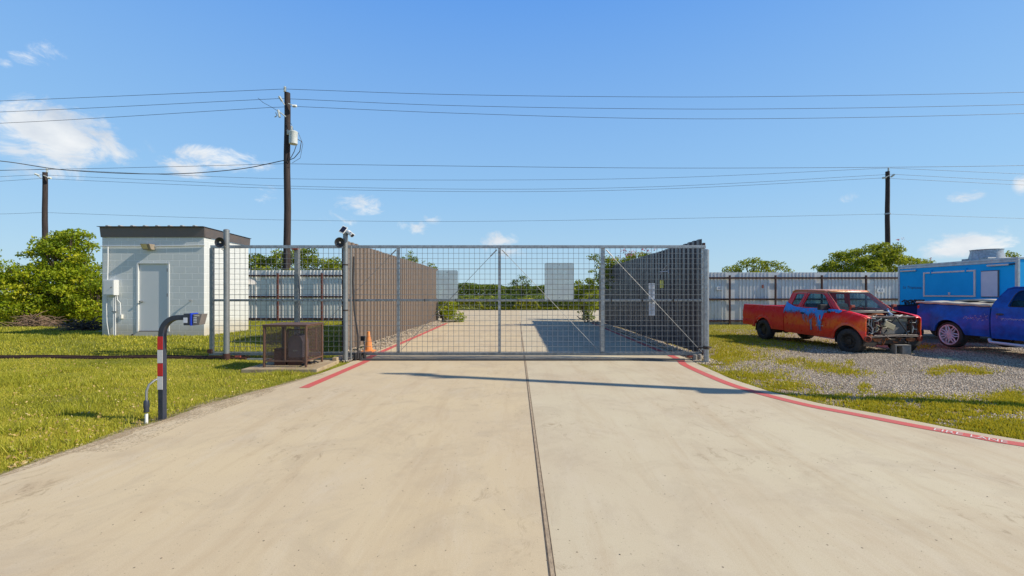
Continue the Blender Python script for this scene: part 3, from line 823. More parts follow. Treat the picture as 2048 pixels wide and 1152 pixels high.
for px, py in ((423, 702), (1407, 704)):
    q = MB(); q.box(gx(px) - .06, gx(px) + .05, -.065, -.038, gz(py) - .05, gz(py) + .05); q.build('corner_bracket', MT['rust'], gate, bevel=.006)

# posts
def round_post(px, Y, ztop, rad, label, mat_=MT['galv_dull'], base=None):
    x = (px - CX) * Y / F; g = float(H(x, Y)) if base is None else base
    t = thing('gate_post', label, 'post', (x, Y, g))
    q = MB(); q.tube([(0, 0, -.1), (0, 0, ztop - g)], rad, 18, square=False); q.build('pipe', mat_, t, smooth=True)
    q = MB(); q.lathe([(rad + .004, -.03), (rad + .004, 0), (rad * .6, .018), (0, .024)], (0, 0, ztop - g), (0, 0, 1), 18); q.build('cap', mat_, t, smooth=True)
    return t, x, g
pA, xA, gA = round_post(453, 10.15, P(0, 460, 10.15).z, .062, 'galvanised pipe post carrying the black horn nearest the white shed')
q = MB(); q.lathe([(.075, 0), (.075, .16)], (0, 0, .0), (0, 0, 1), 16); q.build('rusty_foot', MT['rust'], pA)
pB, xB, gB = round_post(691, 10.10, P(0, 466, 10.10).z, .056, 'galvanised pipe post carrying the solar camera and a black horn', base=0.0)
q = MB(); q.tube([(.10, .08, 0), (.10, .08, 2.75)], .02, 8); q.build('conduit', MT['galv_dull'], pB, smooth=True)
q = MB(); q.tube([(.16, .1, 2.5), (.14, .1, 1.9), (.17, .1, 1.2), (.26, .1, .6), (.26, .1, .05)], .022, 8); q.build('cable', MT['cable'], pB, smooth=True)
for z in (2.28, 1.2): 
    q = MB(); q.lathe([(.06, 0), (.063, 0), (.063, .03), (.06, .03)], (0, 0, z), (0, 0, 1), 18, True); q.build('clamp', MT['dark'], pB)
pC, xC, gC = round_post(1412.5, 9.97, P(0, 500, 9.97).z, .06, 'stout galvanised latch post at the right hand end of the gate', MT['galv'])
q = MB(); q.lathe([(.062, 0), (.07, 0), (.07, .07), (.062, .07)], (0, 0, .33), (0, 0, 1), 18, True); q.tube([(-.2, .05, .34), (0, -.06, .38), (.13, .02, .37)], .018, 6); q.build('latch_chain', MT['dark'], pC)
# support post behind the gate
xD = (594.5 - CX) * 10.62 / F
pD = thing('gate_post', 'thick galvanised post with rusty cap behind the motor cage', 'post', (xD, 10.62, 0))
q = MB(); q.box(-.055, .055, -.05, .05, -.1, P(0, 494, 10.62).z); q.build('pipe', MT['galv_dull'], pD, bevel=.012)
q = MB(); q.box(-.12, .05, -.07, .07, P(0, 500, 10.62).z, P(0, 491, 10.62).z); q.build('cap', MT['rustred'], pD, bevel=.01)
# two stub posts by the latch
for i, px in enumerate((1390, 1401)):
    q = MB(); x = (px - CX) * 10.25 / F; q.lathe([(0, -.1), (.05, -.1), (.05, .13), (.04, .14), (0, .14)], (x, 10.25 + .06 * i, 0), (0, 0, 1), 14)
    tag(q.build('stub_post', MT['cinder'], smooth=True), ('short stub post under the gate end, nearer the red wheel box', 'short stub post under the gate end, nearer the latch post')[i], 'post')

def horn(x, Y, z, label):
    t = thing('horn_speaker', label, 'speaker', (x, Y, z))
    q = MB(); q.lathe([(.045, .10), (.05, .06), (.08, .03), (.115, .005), (.12, -.01), (.112, -.012), (.08, .01), (.035, .035), (.0, .04)], (0, 0, 0), (0, 1, 0), 28); q.build('bell', MT['black'], t, smooth=True)
    q = MB(); q.lathe([(0, -.012), (.014, -.010), (.018, 0), (.018, .04)], (0, 0, 0), (0, 1, 0), 14); q.build('throat', MT['offwhite'], t, smooth=True)
    q = MB(); q.tube([(.02, .06, 0), (.05, .09, -.09), (.06, .10, -.10)], .012, 6); q.build('bracket', MT['black'], t)
horn(xA - .04, 9.98, P(0, 485, 10).z, 'black round horn speaker on the post by the white shed')
horn(xB - .07, 9.94, P(0, 485.5, 10).z, 'black round horn speaker on the post under the solar camera')
q = MB(); q.tube([(xA, 10.1, 2.72), (xA - .15, 10.2, 2.68), (-7.4, 10.8, 2.63)], .006, 5)
tag(q.build('speaker_wire', MT['cable']), 'thin loop of wire hanging by the horn near the shed', 'wire')
# solar camera
t = thing('solar_camera', 'white security camera with small tilted solar panel on the middle post', 'camera', (xB, 10.1, P(0, 466, 10.1).z))
M_ = Matrix.Translation((-.03, -.06, .07)) @ Matrix.Rotation(R(24), 4, 'Y') @ Matrix.Rotation(R(62), 4, 'X')
q = MB(); q.cbox((0, 0, 0), .13, .19, .016, None); q.v = [tuple(M_ @ Vector(v)) for v in q.v]; q.build('panel_frame', MT['white'], t, bevel=.003)
q = MB(); q.cbox((0, 0, .011), .105, .16, .006, None); q.v = [tuple(M_ @ Vector(v)) for v in q.v]; q.build('solar_cells', MT['screen'], t)
q = MB(); q.tube([(0, 0, -.05), (.02, -.02, .05), (.06, -.02, .06)], .014, 8); q.build('bracket', MT['white'], t)
q = MB(); a_ = Vector((.07, -.03, .04)); d_ = Vector((.70, -.38, -.60)).normalized()
q.lathe([(0, 0), (.035, .0), (.045, .02), (.045, .17), (.05, .17), (.05, .19), (.035, .19)], a_, d_, 20); bd = q.build('camera_body', MT['white'], t, smooth=True)
q = MB(); q.lathe([(0, .18), (.04, .19), (.04, .195), (0, .2)], a_, d_, 18); q.build('lens', MT['screen'], t)
q = MB(); q.cbox(a_ + d_ * .17 + Vector((.02, 0, .04)), .12, .07, .008, Matrix.Rotation(R(38), 3, 'Y')); q.build('hood', MT['white'], t)
q = MB(); q.tube([(.02, -.04, -.02), (.05, -.05, -.07), (.09, -.04, -.03), (.08, -.03, 0)], .009, 6); q.build('loose_cable', MT['cable'], t)

# ------------------------------------------------------------------ gate motor cage on its pad
t = thing('concrete_pad', 'stained concrete pad under the brown motor cage', 'concrete pad', (-4.9, 9.35, 0))
q = MB(); q.plate([(-.78, -.62), (.78, -.62), (.72, .62), (-.78, .62)], [], lambda u, v: (u, v, .055), lambda u, v: (u, v, -.1)); q.build('slab', MT['pad'], t, bevel=.01)
q = MB(); q.cbox((.66, .55, .09), .1, .12, .07); q.build('block_end', MT['pad'], t, bevel=.008)
cz = .056
cx0, cx1, cy0, cy1 = -5.34, -4.46, 8.96, 9.69
cage = thing('motor_cage', 'brown expanded metal cage standing on the concrete pad by the drive', 'cage', ((cx0 + cx1) / 2, (cy0 + cy1) / 2, cz))
w2, d2, hh = (cx1 - cx0) / 2, (cy1 - cy0) / 2, .90
fr = simple('brown cage paint', (.12, .075, .06), .55, .2, c2=(.17, .085, .05), scale=14)
for sx in (-1, 1):
    for sy in (-1, 1):
        q = MB(); q.box(sx * w2 - .02, sx * w2 + .02, sy * d2 - .02, sy * d2 + .02, 0, hh - .02); q.build('leg', fr, cage, bevel=.003)
q = MB()
for sy in (-1, 1):
    for z in (.13, hh - .03): q.box(-w2 + .02, w2 - .02, sy * d2 - .015, sy * d2 + .015, z - .015, z + .015)
for sx in (-1, 1):
    for z in (.13, hh - .03): q.box(sx * w2 - .015, sx * w2 + .015, -d2 + .02, d2 - .02, z - .015, z + .015)
q.box(-.015, .015, -d2 - .012, -d2 + .012, .145, hh - .045)
q.build('frame', fr, cage)
q = MB(); q.box(-w2 - .03, w2 + .03, -d2 - .03, d2 + .03, hh - .02, hh); q.build('lid', fr, cage, bevel=.004)
for nm, b in (('mesh_panel', (-w2 + .02, w2 - .02, -d2 - .002, -d2 + .002)), ('mesh_panel', (-w2 + .02, w2 - .02, d2 - .002, d2 + .002)), ('mesh_panel', (-w2 - .002, -w2 + .002, -d2 + .02, d2 - .02)), ('mesh_panel', (w2 - .002, w2 + .002, -d2 + .02, d2 - .02))):
    q = MB()
    if b[1] - b[0] > .1: q.add([(b[0], b[2], .145), (b[1], b[2], .145), (b[1], b[2], hh - .045), (b[0], b[2], hh - .045)], [(0, 1, 2, 3)])
    else: q.add([(b[0], b[2], .145), (b[0], b[3], .145), (b[0], b[3], hh - .045), (b[0], b[2], hh - .045)], [(0, 1, 2, 3)])
    q.build(nm, MT['mesh'], cage)
q = MB()
for x0, x1, z0, z1 in ((-.34, -.31, .3, .72), (.31, .34, .3, .72), (-.34, .34, .72, .75), (-.34, .34, .27, .30)): q.box(x0, x1, d2 - .05, d2 - .02, z0, z1)
q.build('hatch_frame', fr, cage)
mo = thing('gate_motor', 'gate motor with rounded cover seen through the brown cage', 'gate motor', (-4.82, 9.36, cz))
q = MB(); q.box(-.17, .17, -.15, .15, 0, .16); q.build('base', MT['rust'], mo, bevel=.01)
q = MB(); prf = [(-.16, .16), (.16, .16), (.16, .5), (.13, .6), (.05, .66), (-.05, .66), (-.13, .6), (-.16, .5)]
q.prism(prf, -.14, .14, 'y'); q.build('cover', simple('motor cover', (.12, .10, .12), .4), mo, bevel=.015)
q = MB(); q.box(-.05, .05, -.145, -.139, .3, .33); q.build('nameplate', MT['galv_dull'], mo)
bt = thing('control_box', 'low rusty box beside the gate motor inside the cage', 'box', (-5.15, 9.33, cz))
q = MB(); q.box(-.13, .12, -.12, .12, 0, .34); q.build('case', MT['rust'], bt, bevel=.012)
q = MB(); q.box(-.14, .13, -.13, .13, .342, .36); q.build('lid', MT['rust'], bt, bevel=.006)
# conduits under the cage
q = MB()
for i in range(5): q.tube([(-5.5 + i * .2, 9.75, .03), (-5.3 + i * .2, 9.4, .085 + .01 * i), (-4.6 + .05 * i, 9.2 + .05 * i, .085)], .016, 6)
tag(q.build('conduit', MT['cable'], smooth=True), 'tangle of dark conduit on the pad beneath the motor cage', 'conduit')

# photo eye, guide rollers, cone
t = thing('photo_eye', 'small black sensor box on a bent stake beside the cone', 'sensor', (-3.96, 10.9, 0))
q = MB(); q.box(-.055, .055, -.04, .04, .40, .52); q.build('sensor_box', MT['black'], t, bevel=.01)
q = MB(); q.tube([(0, 0, .42), (.03, 0, .36), (.02, 0, .05), (.03, 0, -.02)], .014, 8); q.build('stake', MT['galv_dull'], t, smooth=True)
t = thing('guide_roller', 'black guide roller assembly at the foot of the middle gate post', 'roller', (-3.82, 10.28, 0))
for i in range(3):
    q = MB(); q.lathe([(0, 0), (.045, 0), (.045, .17), (.03, .18), (0, .18)], (-.1 + .1 * i, .02 * i, .0), (0, 0, 1), 14); q.build('roller', MT['black'], t, smooth=True)
q = MB(); q.box(-.17, .17, -.03, .10, -.02, .012); q.build('base_plate', MT['rust'], t)
t = thing('traffic_cone', 'faded orange traffic cone standing against the brown fence', 'traffic cone', (-4.03, 11.5, .05))
q = MB(); q.lathe([(.028, .53), (.036, .535), (.04, .52), (.075, .25), (.105, .03), (.11, .028)], (0, 0, 0), (0, 0, 1), 28); q.build('cone_body', MT['orange'], t, smooth=True)
q = MB(); q.box(-.16, .16, -.16, .16, -.02, .03); q.build('base', MT['orange'], t, bevel=.02)

# ------------------------------------------------------------------ card reader pedestal
t = thing('card_reader_stand', 'navy gooseneck stand with keypad and red white bands at the drive edge', 'card reader', (-4.545, 5.44, 0))
hw = .032; zc, rb = 1.085, .215; xr_end = .40
path = [(0, -.1)] + [(0, z) for z in (0, .5, .9, zc)] + [(rb - rb * math.cos(R(a)), zc + rb * math.sin(R(a))) for a in range(9, 91, 9)] + [(xr_end, zc + rb)]
q = MB(); k = 0; vs = []; fs = []
for i, p in enumerate(path):
    a, b = path[max(i - 1, 0)], path[min(i + 1, len(path) - 1)]
    tx, tz = b[0] - a[0], b[1] - a[1]; l_ = math.hypot(tx, tz); nx_, nz_ = -tz / l_, tx / l_
    for sx, sy in ((1, -1), (1, 1), (-1, 1), (-1, -1)): vs.append((p[0] + nx_ * hw * sx, sy * hw, p[1] + nz_ * hw * sx))
for i in range(len(path) - 1):
    for j in range(4): fs.append((4 * i + j, 4 * i + (j + 1) % 4, 4 * i + 4 + (j + 1) % 4, 4 * i + 4 + j))
fs += [(0, 1, 2, 3), tuple(4 * (len(path) - 1) + j for j in range(4))]
q.add(vs, fs); q.build('gooseneck_post', MT['navy'], t, bevel=.005)
def zp(py): return P(0, py, 5.41).z
for a, b, mm, nm in ((673, 699, 'tapered', 'red_band'), (700, 726, 'tapew', 'white_band'), (727, 752, 'tapered', 'red_band'), (753, 779, 'tapew', 'white_band')):
    q = MB(); q.box(-hw - .003, hw - .001, -hw - .004, -hw - .001, zp(b), zp(a)); q.build(nm, MT[mm], t)
rx = xr_end - .09
q = MB(); q.box(rx, rx + .085, -.055, .055, zp(650.5), zp(627)); hd = q.build('reader_case', MT['navy'], t, bevel=.006)
q = MB(); q.box(rx + .004, rx + .052, -.059, -.056, zp(645.5), zp(635)); q.build('label_plate', MT['paper'], hd)
q = MB(); q.box(rx + .0855, rx + .108, -.060, .058, zp(651), zp(626)); q.build('blue_band', MT['bluetape'], t, bevel=.003)
q = MB(); q.plate([(rx + .116, zp(628)), (rx + .235, zp(627.5)), (rx + .20, zp(649.5)), (rx + .116, zp(650))], [], lambda u, v: (u, -.052, v), lambda u, v: (u, .05, v)); kp = q.build('keypad_housing', simple('keypad bezel', (.16, .145, .135), .5), t, bevel=.005)
for i in range(4):
    q = MB(); q.box(rx + .13, rx + .165, -.056, -.0525, zp(636 + i * 3.1), zp(634.6 + i * 3.1)); q.build('key_row', MT['paper'], kp)
q = MB(); q.box(rx + .14, rx + .2, -.056, -.0525, zp(632.4), zp(630)); q.build('display', MT['cream'], kp)
q = MB(); q.tube([(-.10, -.12, -.03), (-.10, -.12, .10)], .017, 12); q.build('white_conduit', MT['white'], t, smooth=True)
q = MB(); q.lathe([(.027, .12), (.03, .13), (.026, .16), (.032, .19), (.03, .25), (.022, .27)], (-.10, -.12, 0), (0, 0, 1), 12); q.build('coupling', MT['navy'], t, smooth=True)
q = MB(); q.tube([(-.10, -.12, .26), (-.10, -.12, .38), (-.085, -.10, .46), (-.05, -.05, .51), (-.03, 0, .52)], .013, 10); q.build('flexible_conduit', MT['galv_dull'], t, smooth=True)

# sand and crumbs of soil spilt over the left edge of the slab
MT['sand'] = m_line('spilt sand', (.46, .35, .21), .72)
sp_ = smooth_pts([(x, y) for x, y in LEFT[4:] if y < 9.4])
ribbon('spilt_sand', [(p.x + .03 + .04 * math.sin(p.y * 3), p.y) for p in sp_], .16, .0025, MT['sand'])
MT['sand2'] = m_line('spilt sand thin', (.44, .34, .21), .66)
ribbon('spilt_sand', [(-4.35 + .05 * math.sin(y * 2), y) for y in np.arange(4.3, 7.2, .15)], .6, .0018, MT['sand2'])

# ------------------------------------------------------------------ white block shed
SY, SB = 13.2, .25
sx0, sx1 = (204.5 - CX) * SY / F, (408 - CX) * SY / F
SD = 2.18
shed = thing('block_shed', 'small white painted block shed with grey door and brown roof trim', 'shed', (sx0, SY, SB))
W = sx1 - sx0
def lx(px): return (px - CX) * SY / F - sx0
def lz(py): return EYE - (py - HY) * SY / F - SB
zr_f, zr_b = lz(474.5), 3.34 - SB
dx0, dx1, dz0, dz1 = lx(277), lx(336), lz(663), lz(527.5)
q = MB(); q.plate([(0, -.3), (W, -.3), (W, zr_f), (0, zr_f)], [[(dx0, dz0), (dx1, dz0), (dx1, dz1), (dx0, dz1)]], lambda u, v: (u, 0, v), lambda u, v: (u, .15, v))
q.build('front_wall', MT['block'], shed)
for x, nm in ((0, 'left_wall'), (W, 'right_wall')):
    q = MB(); sgn = 1 if x == 0 else -1
    q.plate([(.152, -.3), (SD - .152, -.3), (SD - .152, zr_b), (.152, zr_f - .012)], [], lambda u, v: (x, u, v), lambda u, v: (x + sgn * .15, u, v)); q.build('side_wall', MT['block'], shed)
q = MB(); q.box(0, W, SD - .15, SD, -.3, zr_b); q.build('back_wall', MT['block'], shed)
q = MB(); q.box(dx0, dx1, .03, .07, dz0, dz1); dr = q.build('door', MT['doorp'], shed)
q = MB(); q.box(dx0 - .05, dx0 - .001, -.02, .028, dz0, dz1 + .05); q.box(dx1 + .001, dx1 + .05, -.02, .028, dz0, dz1 + .05); q.box(dx0 - .05, dx1 + .05, -.018, .028, dz1 + .001, dz1 + .045)
q.build('door_frame', MT['doorp'], shed, bevel=.003)
q = MB(); q.lathe([(0, .0), (.035, 0), (.035, -.02), (.015, -.03), (.015, -.05), (.032, -.065), (.03, -.09), (0, -.095)], (dx0 + .09, .03, lz(603)), (0, 1, 0), 16); q.build('handle', MT['galv_dull'], dr, smooth=True)
for py in (540, 590):
    q = MB(); q.box(dx1 - .03, dx1 - .004, -.005, .029, lz(py) - .05, lz(py) + .05); q.build('hinge', MT['rust'], dr)
q = MB(); q.box(dx0, dx1, .0, .03, dz0 - .0, dz0 + .02); q.build('threshold', MT['rust'], shed)
# roof: flat sheet, flashing all round, rib ends showing above the front edge
zt_f = lz(454); zt_b = zr_b + .27
e = .045
q = MB(); q.add([(-.02, -.03, zr_f), (W + .02, -.03, zr_f), (W + e, -e, zt_f), (-e, -e, zt_f), (-.02, -.005, zr_f), (W + .02, -.005, zr_f), (W + e, -.005, zt_f), (-e, -.005, zt_f)],
                   [(0, 1, 2, 3), (4, 7, 6, 5), (0, 3, 7, 4), (1, 5, 6, 2), (0, 4, 5, 1), (3, 2, 6, 7)]); q.build('front_flashing', MT['fascia'], shed)
for x, o1 in ((-.004, -1), (W + .004, 1)):
    q = MB(); q.plate([(0, zr_f), (SD + .03, zr_b), (SD + .06, zt_b), (0, zt_f)], [], lambda u, v: (x, u, v), lambda u, v: (x + o1 * .03, u, v)); q.build('side_flashing', MT['fascia'], shed)
q = MB(); q.add([(-.06, -.12, zt_f + .002), (W + .06, -.12, zt_f + .002), (W + .06, SD + .09, zt_b + .002), (-.06, SD + .09, zt_b + .002)], [(0, 1, 2, 3)]); q.build('roof', MT['navy'], shed, solid=.012)
for i in range(8):
    xx = .22 + i * (W - .32) / 7.4; q = MB()
    q.add([(xx - .05, -.08, zt_f + .012), (xx + .05, -.08, zt_f + .012), (xx + .02, -.08, zt_f + .045), (xx - .04, -.08, zt_f + .045), (xx - .05, SD, zt_b + .012), (xx + .05, SD, zt_b + .012), (xx + .02, SD, zt_b + .045), (xx - .04, SD, zt_b + .045)],
          [(0, 1, 2, 3), (4, 7, 6, 5), (0, 3, 7, 4), (1, 5, 6, 2), (3, 2, 6, 7)]); q.build('roof_rib', MT['roofm'], shed)
q = MB(); q.tube([(-.03, -.03, lz(492.5)), (W * .5, -.03, lz(492.5) - .003), (W + .01, -.03, lz(490.5)), (W + .03, -.02, lz(490.5))], .014, 8); q.build('conduit', MT['doorp'], shed, smooth=True)
# wall light
lxw = lx(300.5)
q = MB(); q.add([(lxw - .15, -.02, lz(489)), (lxw + .16, -.02, lz(489)), (lxw + .16, -.02, lz(500)), (lxw - .13, -.02, lz(500)), (lxw - .15, -.20, lz(489)), (lxw + .14, -.20, lz(489)), (lxw + .14, -.13, lz(500)), (lxw - .12, -.13, lz(500))],
               [(0, 1, 2, 3), (4, 7, 6, 5), (0, 4, 5, 1), (3, 2, 6, 7), (0, 3, 7, 4), (1, 5, 6, 2)]); wl = q.build('wall_light', simple('bronze lamp housing', (.30, .25, .19), .5), shed, bevel=.008)
q = MB(); q.add([(lxw - .12, -.204, lz(490)), (lxw + .06, -.204, lz(490)), (lxw + .06, -.145, lz(498.5)), (lxw - .10, -.145, lz(498.5))], [(0, 1, 2, 3)]); q.build('lamp_lens', MT['amber'], wl)
# meter box and conduits
b0, b1 = lx(216.5), lx(238)
q = MB(); q.box(b0, b1, -.17, -.002, lz(590.5), lz(560)); mb_ = q.build('electrical_box', MT['doorp'], shed, bevel=.008)
q = MB(); q.box(b0 + .02, b1 - .02, -.176, -.171, lz(588.5), lz(562)); q.build('box_cover', MT['doorp'], mb_, bevel=.002)
q = MB(); q.tube([(b1 - .09, -.18, lz(576)), (b1 - .05, -.2, lz(574))], .008, 6); q.build('handle', MT['dark'], mb_)
def pipe(pts, r_=.018): 
    q = MB(); q.tube([(lx(a), -.05 if len(p) == 2 else p[2], lz(b)) for p in pts for a, b in (p[:2],)], r_, 8); q.build('conduit', MT['doorp'], shed, smooth=True)
pipe([(219, 494), (219, 516), (218.5, 540), (218, 560)]); pipe([(217.5, 591), (216, 612), (217, 645), (222, 676)], .012); pipe([(230.5, 591), (230.5, 676)], .022); pipe([(234, 591), (233.7, 676)], .018)
pipe([(237, 591), (238, 600), (243.5, 606), (244.5, 632)], .012)
q = MB(); q.box(lx(242), lx(247), -.07, -.002, lz(637), lz(629)); q.build('outlet', MT['offwhite'], shed, bevel=.004)
q = MB(); q.box(lx(228), lx(237), -.08, -.04, lz(624), lz(622)); q.build('strap', MT['galv_dull'], shed)
q = MB(); q.tube([(lx(383), 0, lz(601)), (lx(383), -.07, lz(601)), (lx(383), -.09, lz(603))], .014, 8); q.lathe([(0, 0), (.03, 0), (.03, .008), (0, .008)], (lx(383), -.075, lz(600)), (0, 0, 1), 12); q.build('tap', MT['galv_dull'], shed, smooth=True)
q = MB(); q.box(lx(264), lx(267), -.02, -.002, lz(671), lz(668)); q.build('weep_vent', MT['dark'], shed)
# dish behind the shed
MT['dish'] = simple('weathered dish', (.42, .41, .38), .6)
t = thing('satellite_dish', 'pale satellite dish rim peeking out behind the shed corner', 'satellite dish', (P(497, 566, 15.6).x, 15.6, P(0, 562, 15.6).z))
q = MB(); q.lathe([(.0, .06), (.12, .045), (.22, .0), (.26, -.03), (.265, -.03), (.225, .012), (.12, .058), (0, .072)], (0, 0, 0), Vector((.35, -.2, .9)), 24); q.build('reflector', MT['dish'], t, smooth=True)
q = MB(); q.tube([(0, .02, -.05), (-.05, .03, -.4), (-.05, .03, -1.75)], .025, 8); q.build('mast', MT['galv_dull'], t)

# ------------------------------------------------------------------ utility poles and wires
def ins(q, p, r_=.07, h=.3, axis=(0, 0, 1)):
    pr = []
    for k in range(4): pr += [(r_ * .55, h * k / 4), (r_, h * (k + .3) / 4), (r_ * .55, h * (k + .8) / 4)]
    q.lathe([(0, 0)] + pr + [(r_ * .4, h), (0, h)], p, axis, 12)

def utility_pole(px, Y, pytop, w0, w1, label, up=True):
    x = (px - CX) * Y / F; ztop = P(0, pytop, Y).z
    t = thing('utility_pole', label, 'utility pole', (x, Y, 0))
    q = MB(); n_ = 12
    q.tube([(.04 * math.sin(i * 1.3) * .5, 0, -.5 + (ztop + .5) * i / n_) for i in range(n_ + 1)], [w0 + (w1 - w0) * i / n_ for i in range(n_ + 1)], 14); q.build('trunk', MT['wood'], t, smooth=True)
    return t, x, ztop
YM = 26.0
tp, tx_, tz_ = utility_pole(574.5, YM, 186, .22, .165, 'tall wooden utility pole with grey transformer left of centre')
def mpt(px, py, dy=-.2): p = P(px, py, YM); return Vector((p.x - tx_, dy, p.z))
q = MB(); ins(q, mpt(570, 184, 0), .09, .34); q.build('insulator', MT['porcelain'], tp, smooth=True)
q = MB(); a_ = mpt(573, 213); b_ = mpt(562, 196); ins(q, b_, .08, .36, (a_ - b_)); q.tube([a_, b_], .03, 6); q.build('insulator', MT['porcelain'], tp, smooth=True)
q = MB(); a_ = mpt(580, 210); b_ = mpt(593, 215); q.tube([a_, b_], .03, 6); ins(q, b_ - Vector((.12, 0, 0)), .09, .25, (1, 0, 0)); q.build('insulator', MT['porcelain'], tp, smooth=True)
q = MB(); q.tube([mpt(575, 236), mpt(566, 229), mpt(560, 226)], .04, 6); q.tube([mpt(560, 223), mpt(563, 237)], .07, 8); q.tube([mpt(555, 228), mpt(558, 234), mpt(553, 237)], .03, 6); q.build('cutout_fuse', MT['porcelain'], tp)
q = MB(); c_ = mpt(591.5, 292, -.28); hT = .80
q.lathe([(0, 0), (.20, .0), (.235, .03), (.24, .7), (.25, .72), (.25, .76), (.2, .80), (0, .82)], c_, (0, 0, 1), 24); tr_ = q.build('transformer', MT['transf'], tp, smooth=True)
q = MB(); ins(q, c_ + Vector((-.1, 0, .8)), .07, .32); q.build('bushing', MT['porcelain'], tr_, smooth=True)
q = MB(); ins(q, mpt(579, 272, -.2), .07, .3); q.build('arrester', MT['porcelain'], tp, smooth=True)
q = MB(); q.tube([mpt(597, 280), mpt(606, 285), mpt(603, 305), mpt(592, 318), mpt(578, 324)], .022, 6); q.tube([mpt(596, 293), mpt(592, 305), mpt(585, 318), mpt(576, 326)], .022, 6)
q.tube([mpt(600, 268), mpt(609, 290), mpt(604, 318), mpt(588, 328)], .012, 5); q.tube([mpt(520, 199), mpt(530, 208), mpt(545, 216), mpt(558, 224)], .012, 5); q.tube([mpt(590, 262), mpt(586, 250), mpt(580, 248)], .012, 5)
q.build('jumper_wires', MT['cable'], tp)
YB = 40.0
tl, lx_, lz_ = utility_pole(90, YB, 345, .24, .18, 'distant wooden utility pole rising behind the bushes on the left')
def bpt(px, py, x0, dy=-.2): p = P(px, py, YB); return Vector((p.x - x0, dy, p.z))
q = MB(); ins(q, bpt(94, 345, lx_, 0), .09, .4); q.build('insulator', MT['porcelain'], tl)
q = MB(); ins(q, bpt(75, 349, lx_), .09, .42, (1, 0, -.35)); q.tube([bpt(75, 349, lx_), bpt(88, 358, lx_)], .04, 6); q.build('insulator', MT['porcelain'], tl)
q = MB(); ins(q, bpt(107, 357, lx_), .11, .3, (-1, 0, 0)); q.tube([bpt(92, 352, lx_), bpt(104, 357, lx_)], .04, 6); q.build('insulator', MT['porcelain'], tl)
tr2, rx_, rz_ = utility_pole(1775, YB, 343, .24, .17, 'distant dark utility pole above the tree on the right')
q = MB(); ins(q, bpt(1777, 344, rx_, 0), .09, .4); q.build('insulator', MT['porcelain'], tr2)
q = MB(); ins(q, bpt(1785, 350, rx_), .09, .42, (-.8, 0, -.6)); q.build('insulator', MT['porcelain'], tr2)
q = MB(); ins(q, bpt(1761, 357, rx_), .09, .36, (1, 0, .1)); q.tube([bpt(1766, 357, rx_), bpt(1775, 352, rx_)], .04, 6); q.build('insulator', MT['porcelain'], tr2)
q = MB(); q.lathe([(.23, 0), (.235, 0), (.235, .12), (.23, .12)], bpt(1775, 429, rx_, 0), (0, 0, 1), 14, True); q.build('band', MT['galv'], tr2)

def wire(label, pts, Y, r_, grp, mat_=MT['cable'], name='power_line'):
    """pts in photo pixels at depth Y, drawn as smooth sagging spans"""
    v = [P(px, py, Y) for px, py in pts]
    v[0] = v[0] + (v[0] - v[1]) * 3.5; v[-1] = v[-1] + (v[-1] - v[-2]) * (3.5 if pts[-1][0] > 2000 else 0)
    out = []
    for i in range(len(v) - 1):
        p0, p1, p2, p3 = v[max(i - 1, 0)], v[i], v[i + 1], v[min(i + 2, len(v) - 1)]
        kink1 = i > 0 and pts[i] in KINK; kink2 = pts[i + 1] in KINK
        m1 = (p2 - p1) if kink1 or i == 0 else (p2 - p0) * ((p2 - p1).length / (p2 - p0).length)
        m2 = (p2 - p1) if kink2 or i == len(v) - 2 else (p3 - p1) * ((p2 - p1).length / (p3 - p1).length)
        for j in range(8):
            t_ = j / 8; h = t_ * t_ * (3 - 2 * t_)
            out.append((2 * t_ ** 3 - 3 * t_ ** 2 + 1) * p1 + (t_ ** 3 - 2 * t_ ** 2 + t_) * m1 + (-2 * t_ ** 3 + 3 * t_ ** 2) * p2 + (t_ ** 3 - t_ ** 2) * m2)
    out.append(v[-1])
    q = MB(); q.tube(out, r_, 5); return tag(q.build(name, mat_, recalc=False), label, 'power line', grp)
KINK = set([(569, 178), (562, 197), (540, 215), (592, 213), (570, 327.5), (94, 338), (76, 349.5), (82, 357), (87, 425), (1777, 336), (1784, 348.5), (1763, 356), (1775, 428)])
g1 = 'nearer power lines on the pole with the transformer'; g2 = 'farther power lines between the two distant poles'
wire('topmost power line over the transformer pole', [(-260, 212), (0, 202), (569, 178), (900, 189), (1350, 194), (1700, 191), (2048, 184.5), (2500, 172)], YM, .012, g1)
wire('second power line down on the transformer pole', [(-260, 233), (0, 224), (562, 197), (900, 211), (1350, 218), (1700, 216), (2048, 209), (2500, 197)], YM, .012, g1)
wire('third power line down on the transformer pole', [(-260, 256), (0, 246.5), (540, 215), (592, 213), (900, 226), (1300, 237), (1650, 236), (2048, 227), (2500, 213)], YM, .012, g1)
wire('lone line meeting the transformer pole below its transformer', [(-260, 344), (0, 340.5), (280, 335), (570, 327.5), (900, 332), (1300, 336), (1700, 335), (2048, 331), (2500, 322)], YM, .012, g1)
wire('thick twisted cable sagging left from the transformer pole', [(-260, 300), (0, 322), (130, 340), (330, 348), (480, 338), (572, 320)], YM, .026, g1, simple('twisted service cable', (.16, .16, .16), .6, 0, c2=(.02, .02, .02), scale=1.3))
wire('line running from the top pins of the distant poles', [(-260, 344), (0, 341), (94, 338), (350, 350), (570, 357.5), (1000, 360), (1350, 355), (1777, 336), (2048, 348), (2400, 361)], YB, .014, g2)
wire('upper of the close pair of lines between the distant poles', [(-260, 370), (0, 353.5), (76, 349.5), (350, 362), (570, 372), (1000, 378.5), (1350, 372), (1784, 348.5), (2048, 362), (2400, 374)], YB, .014, g2)
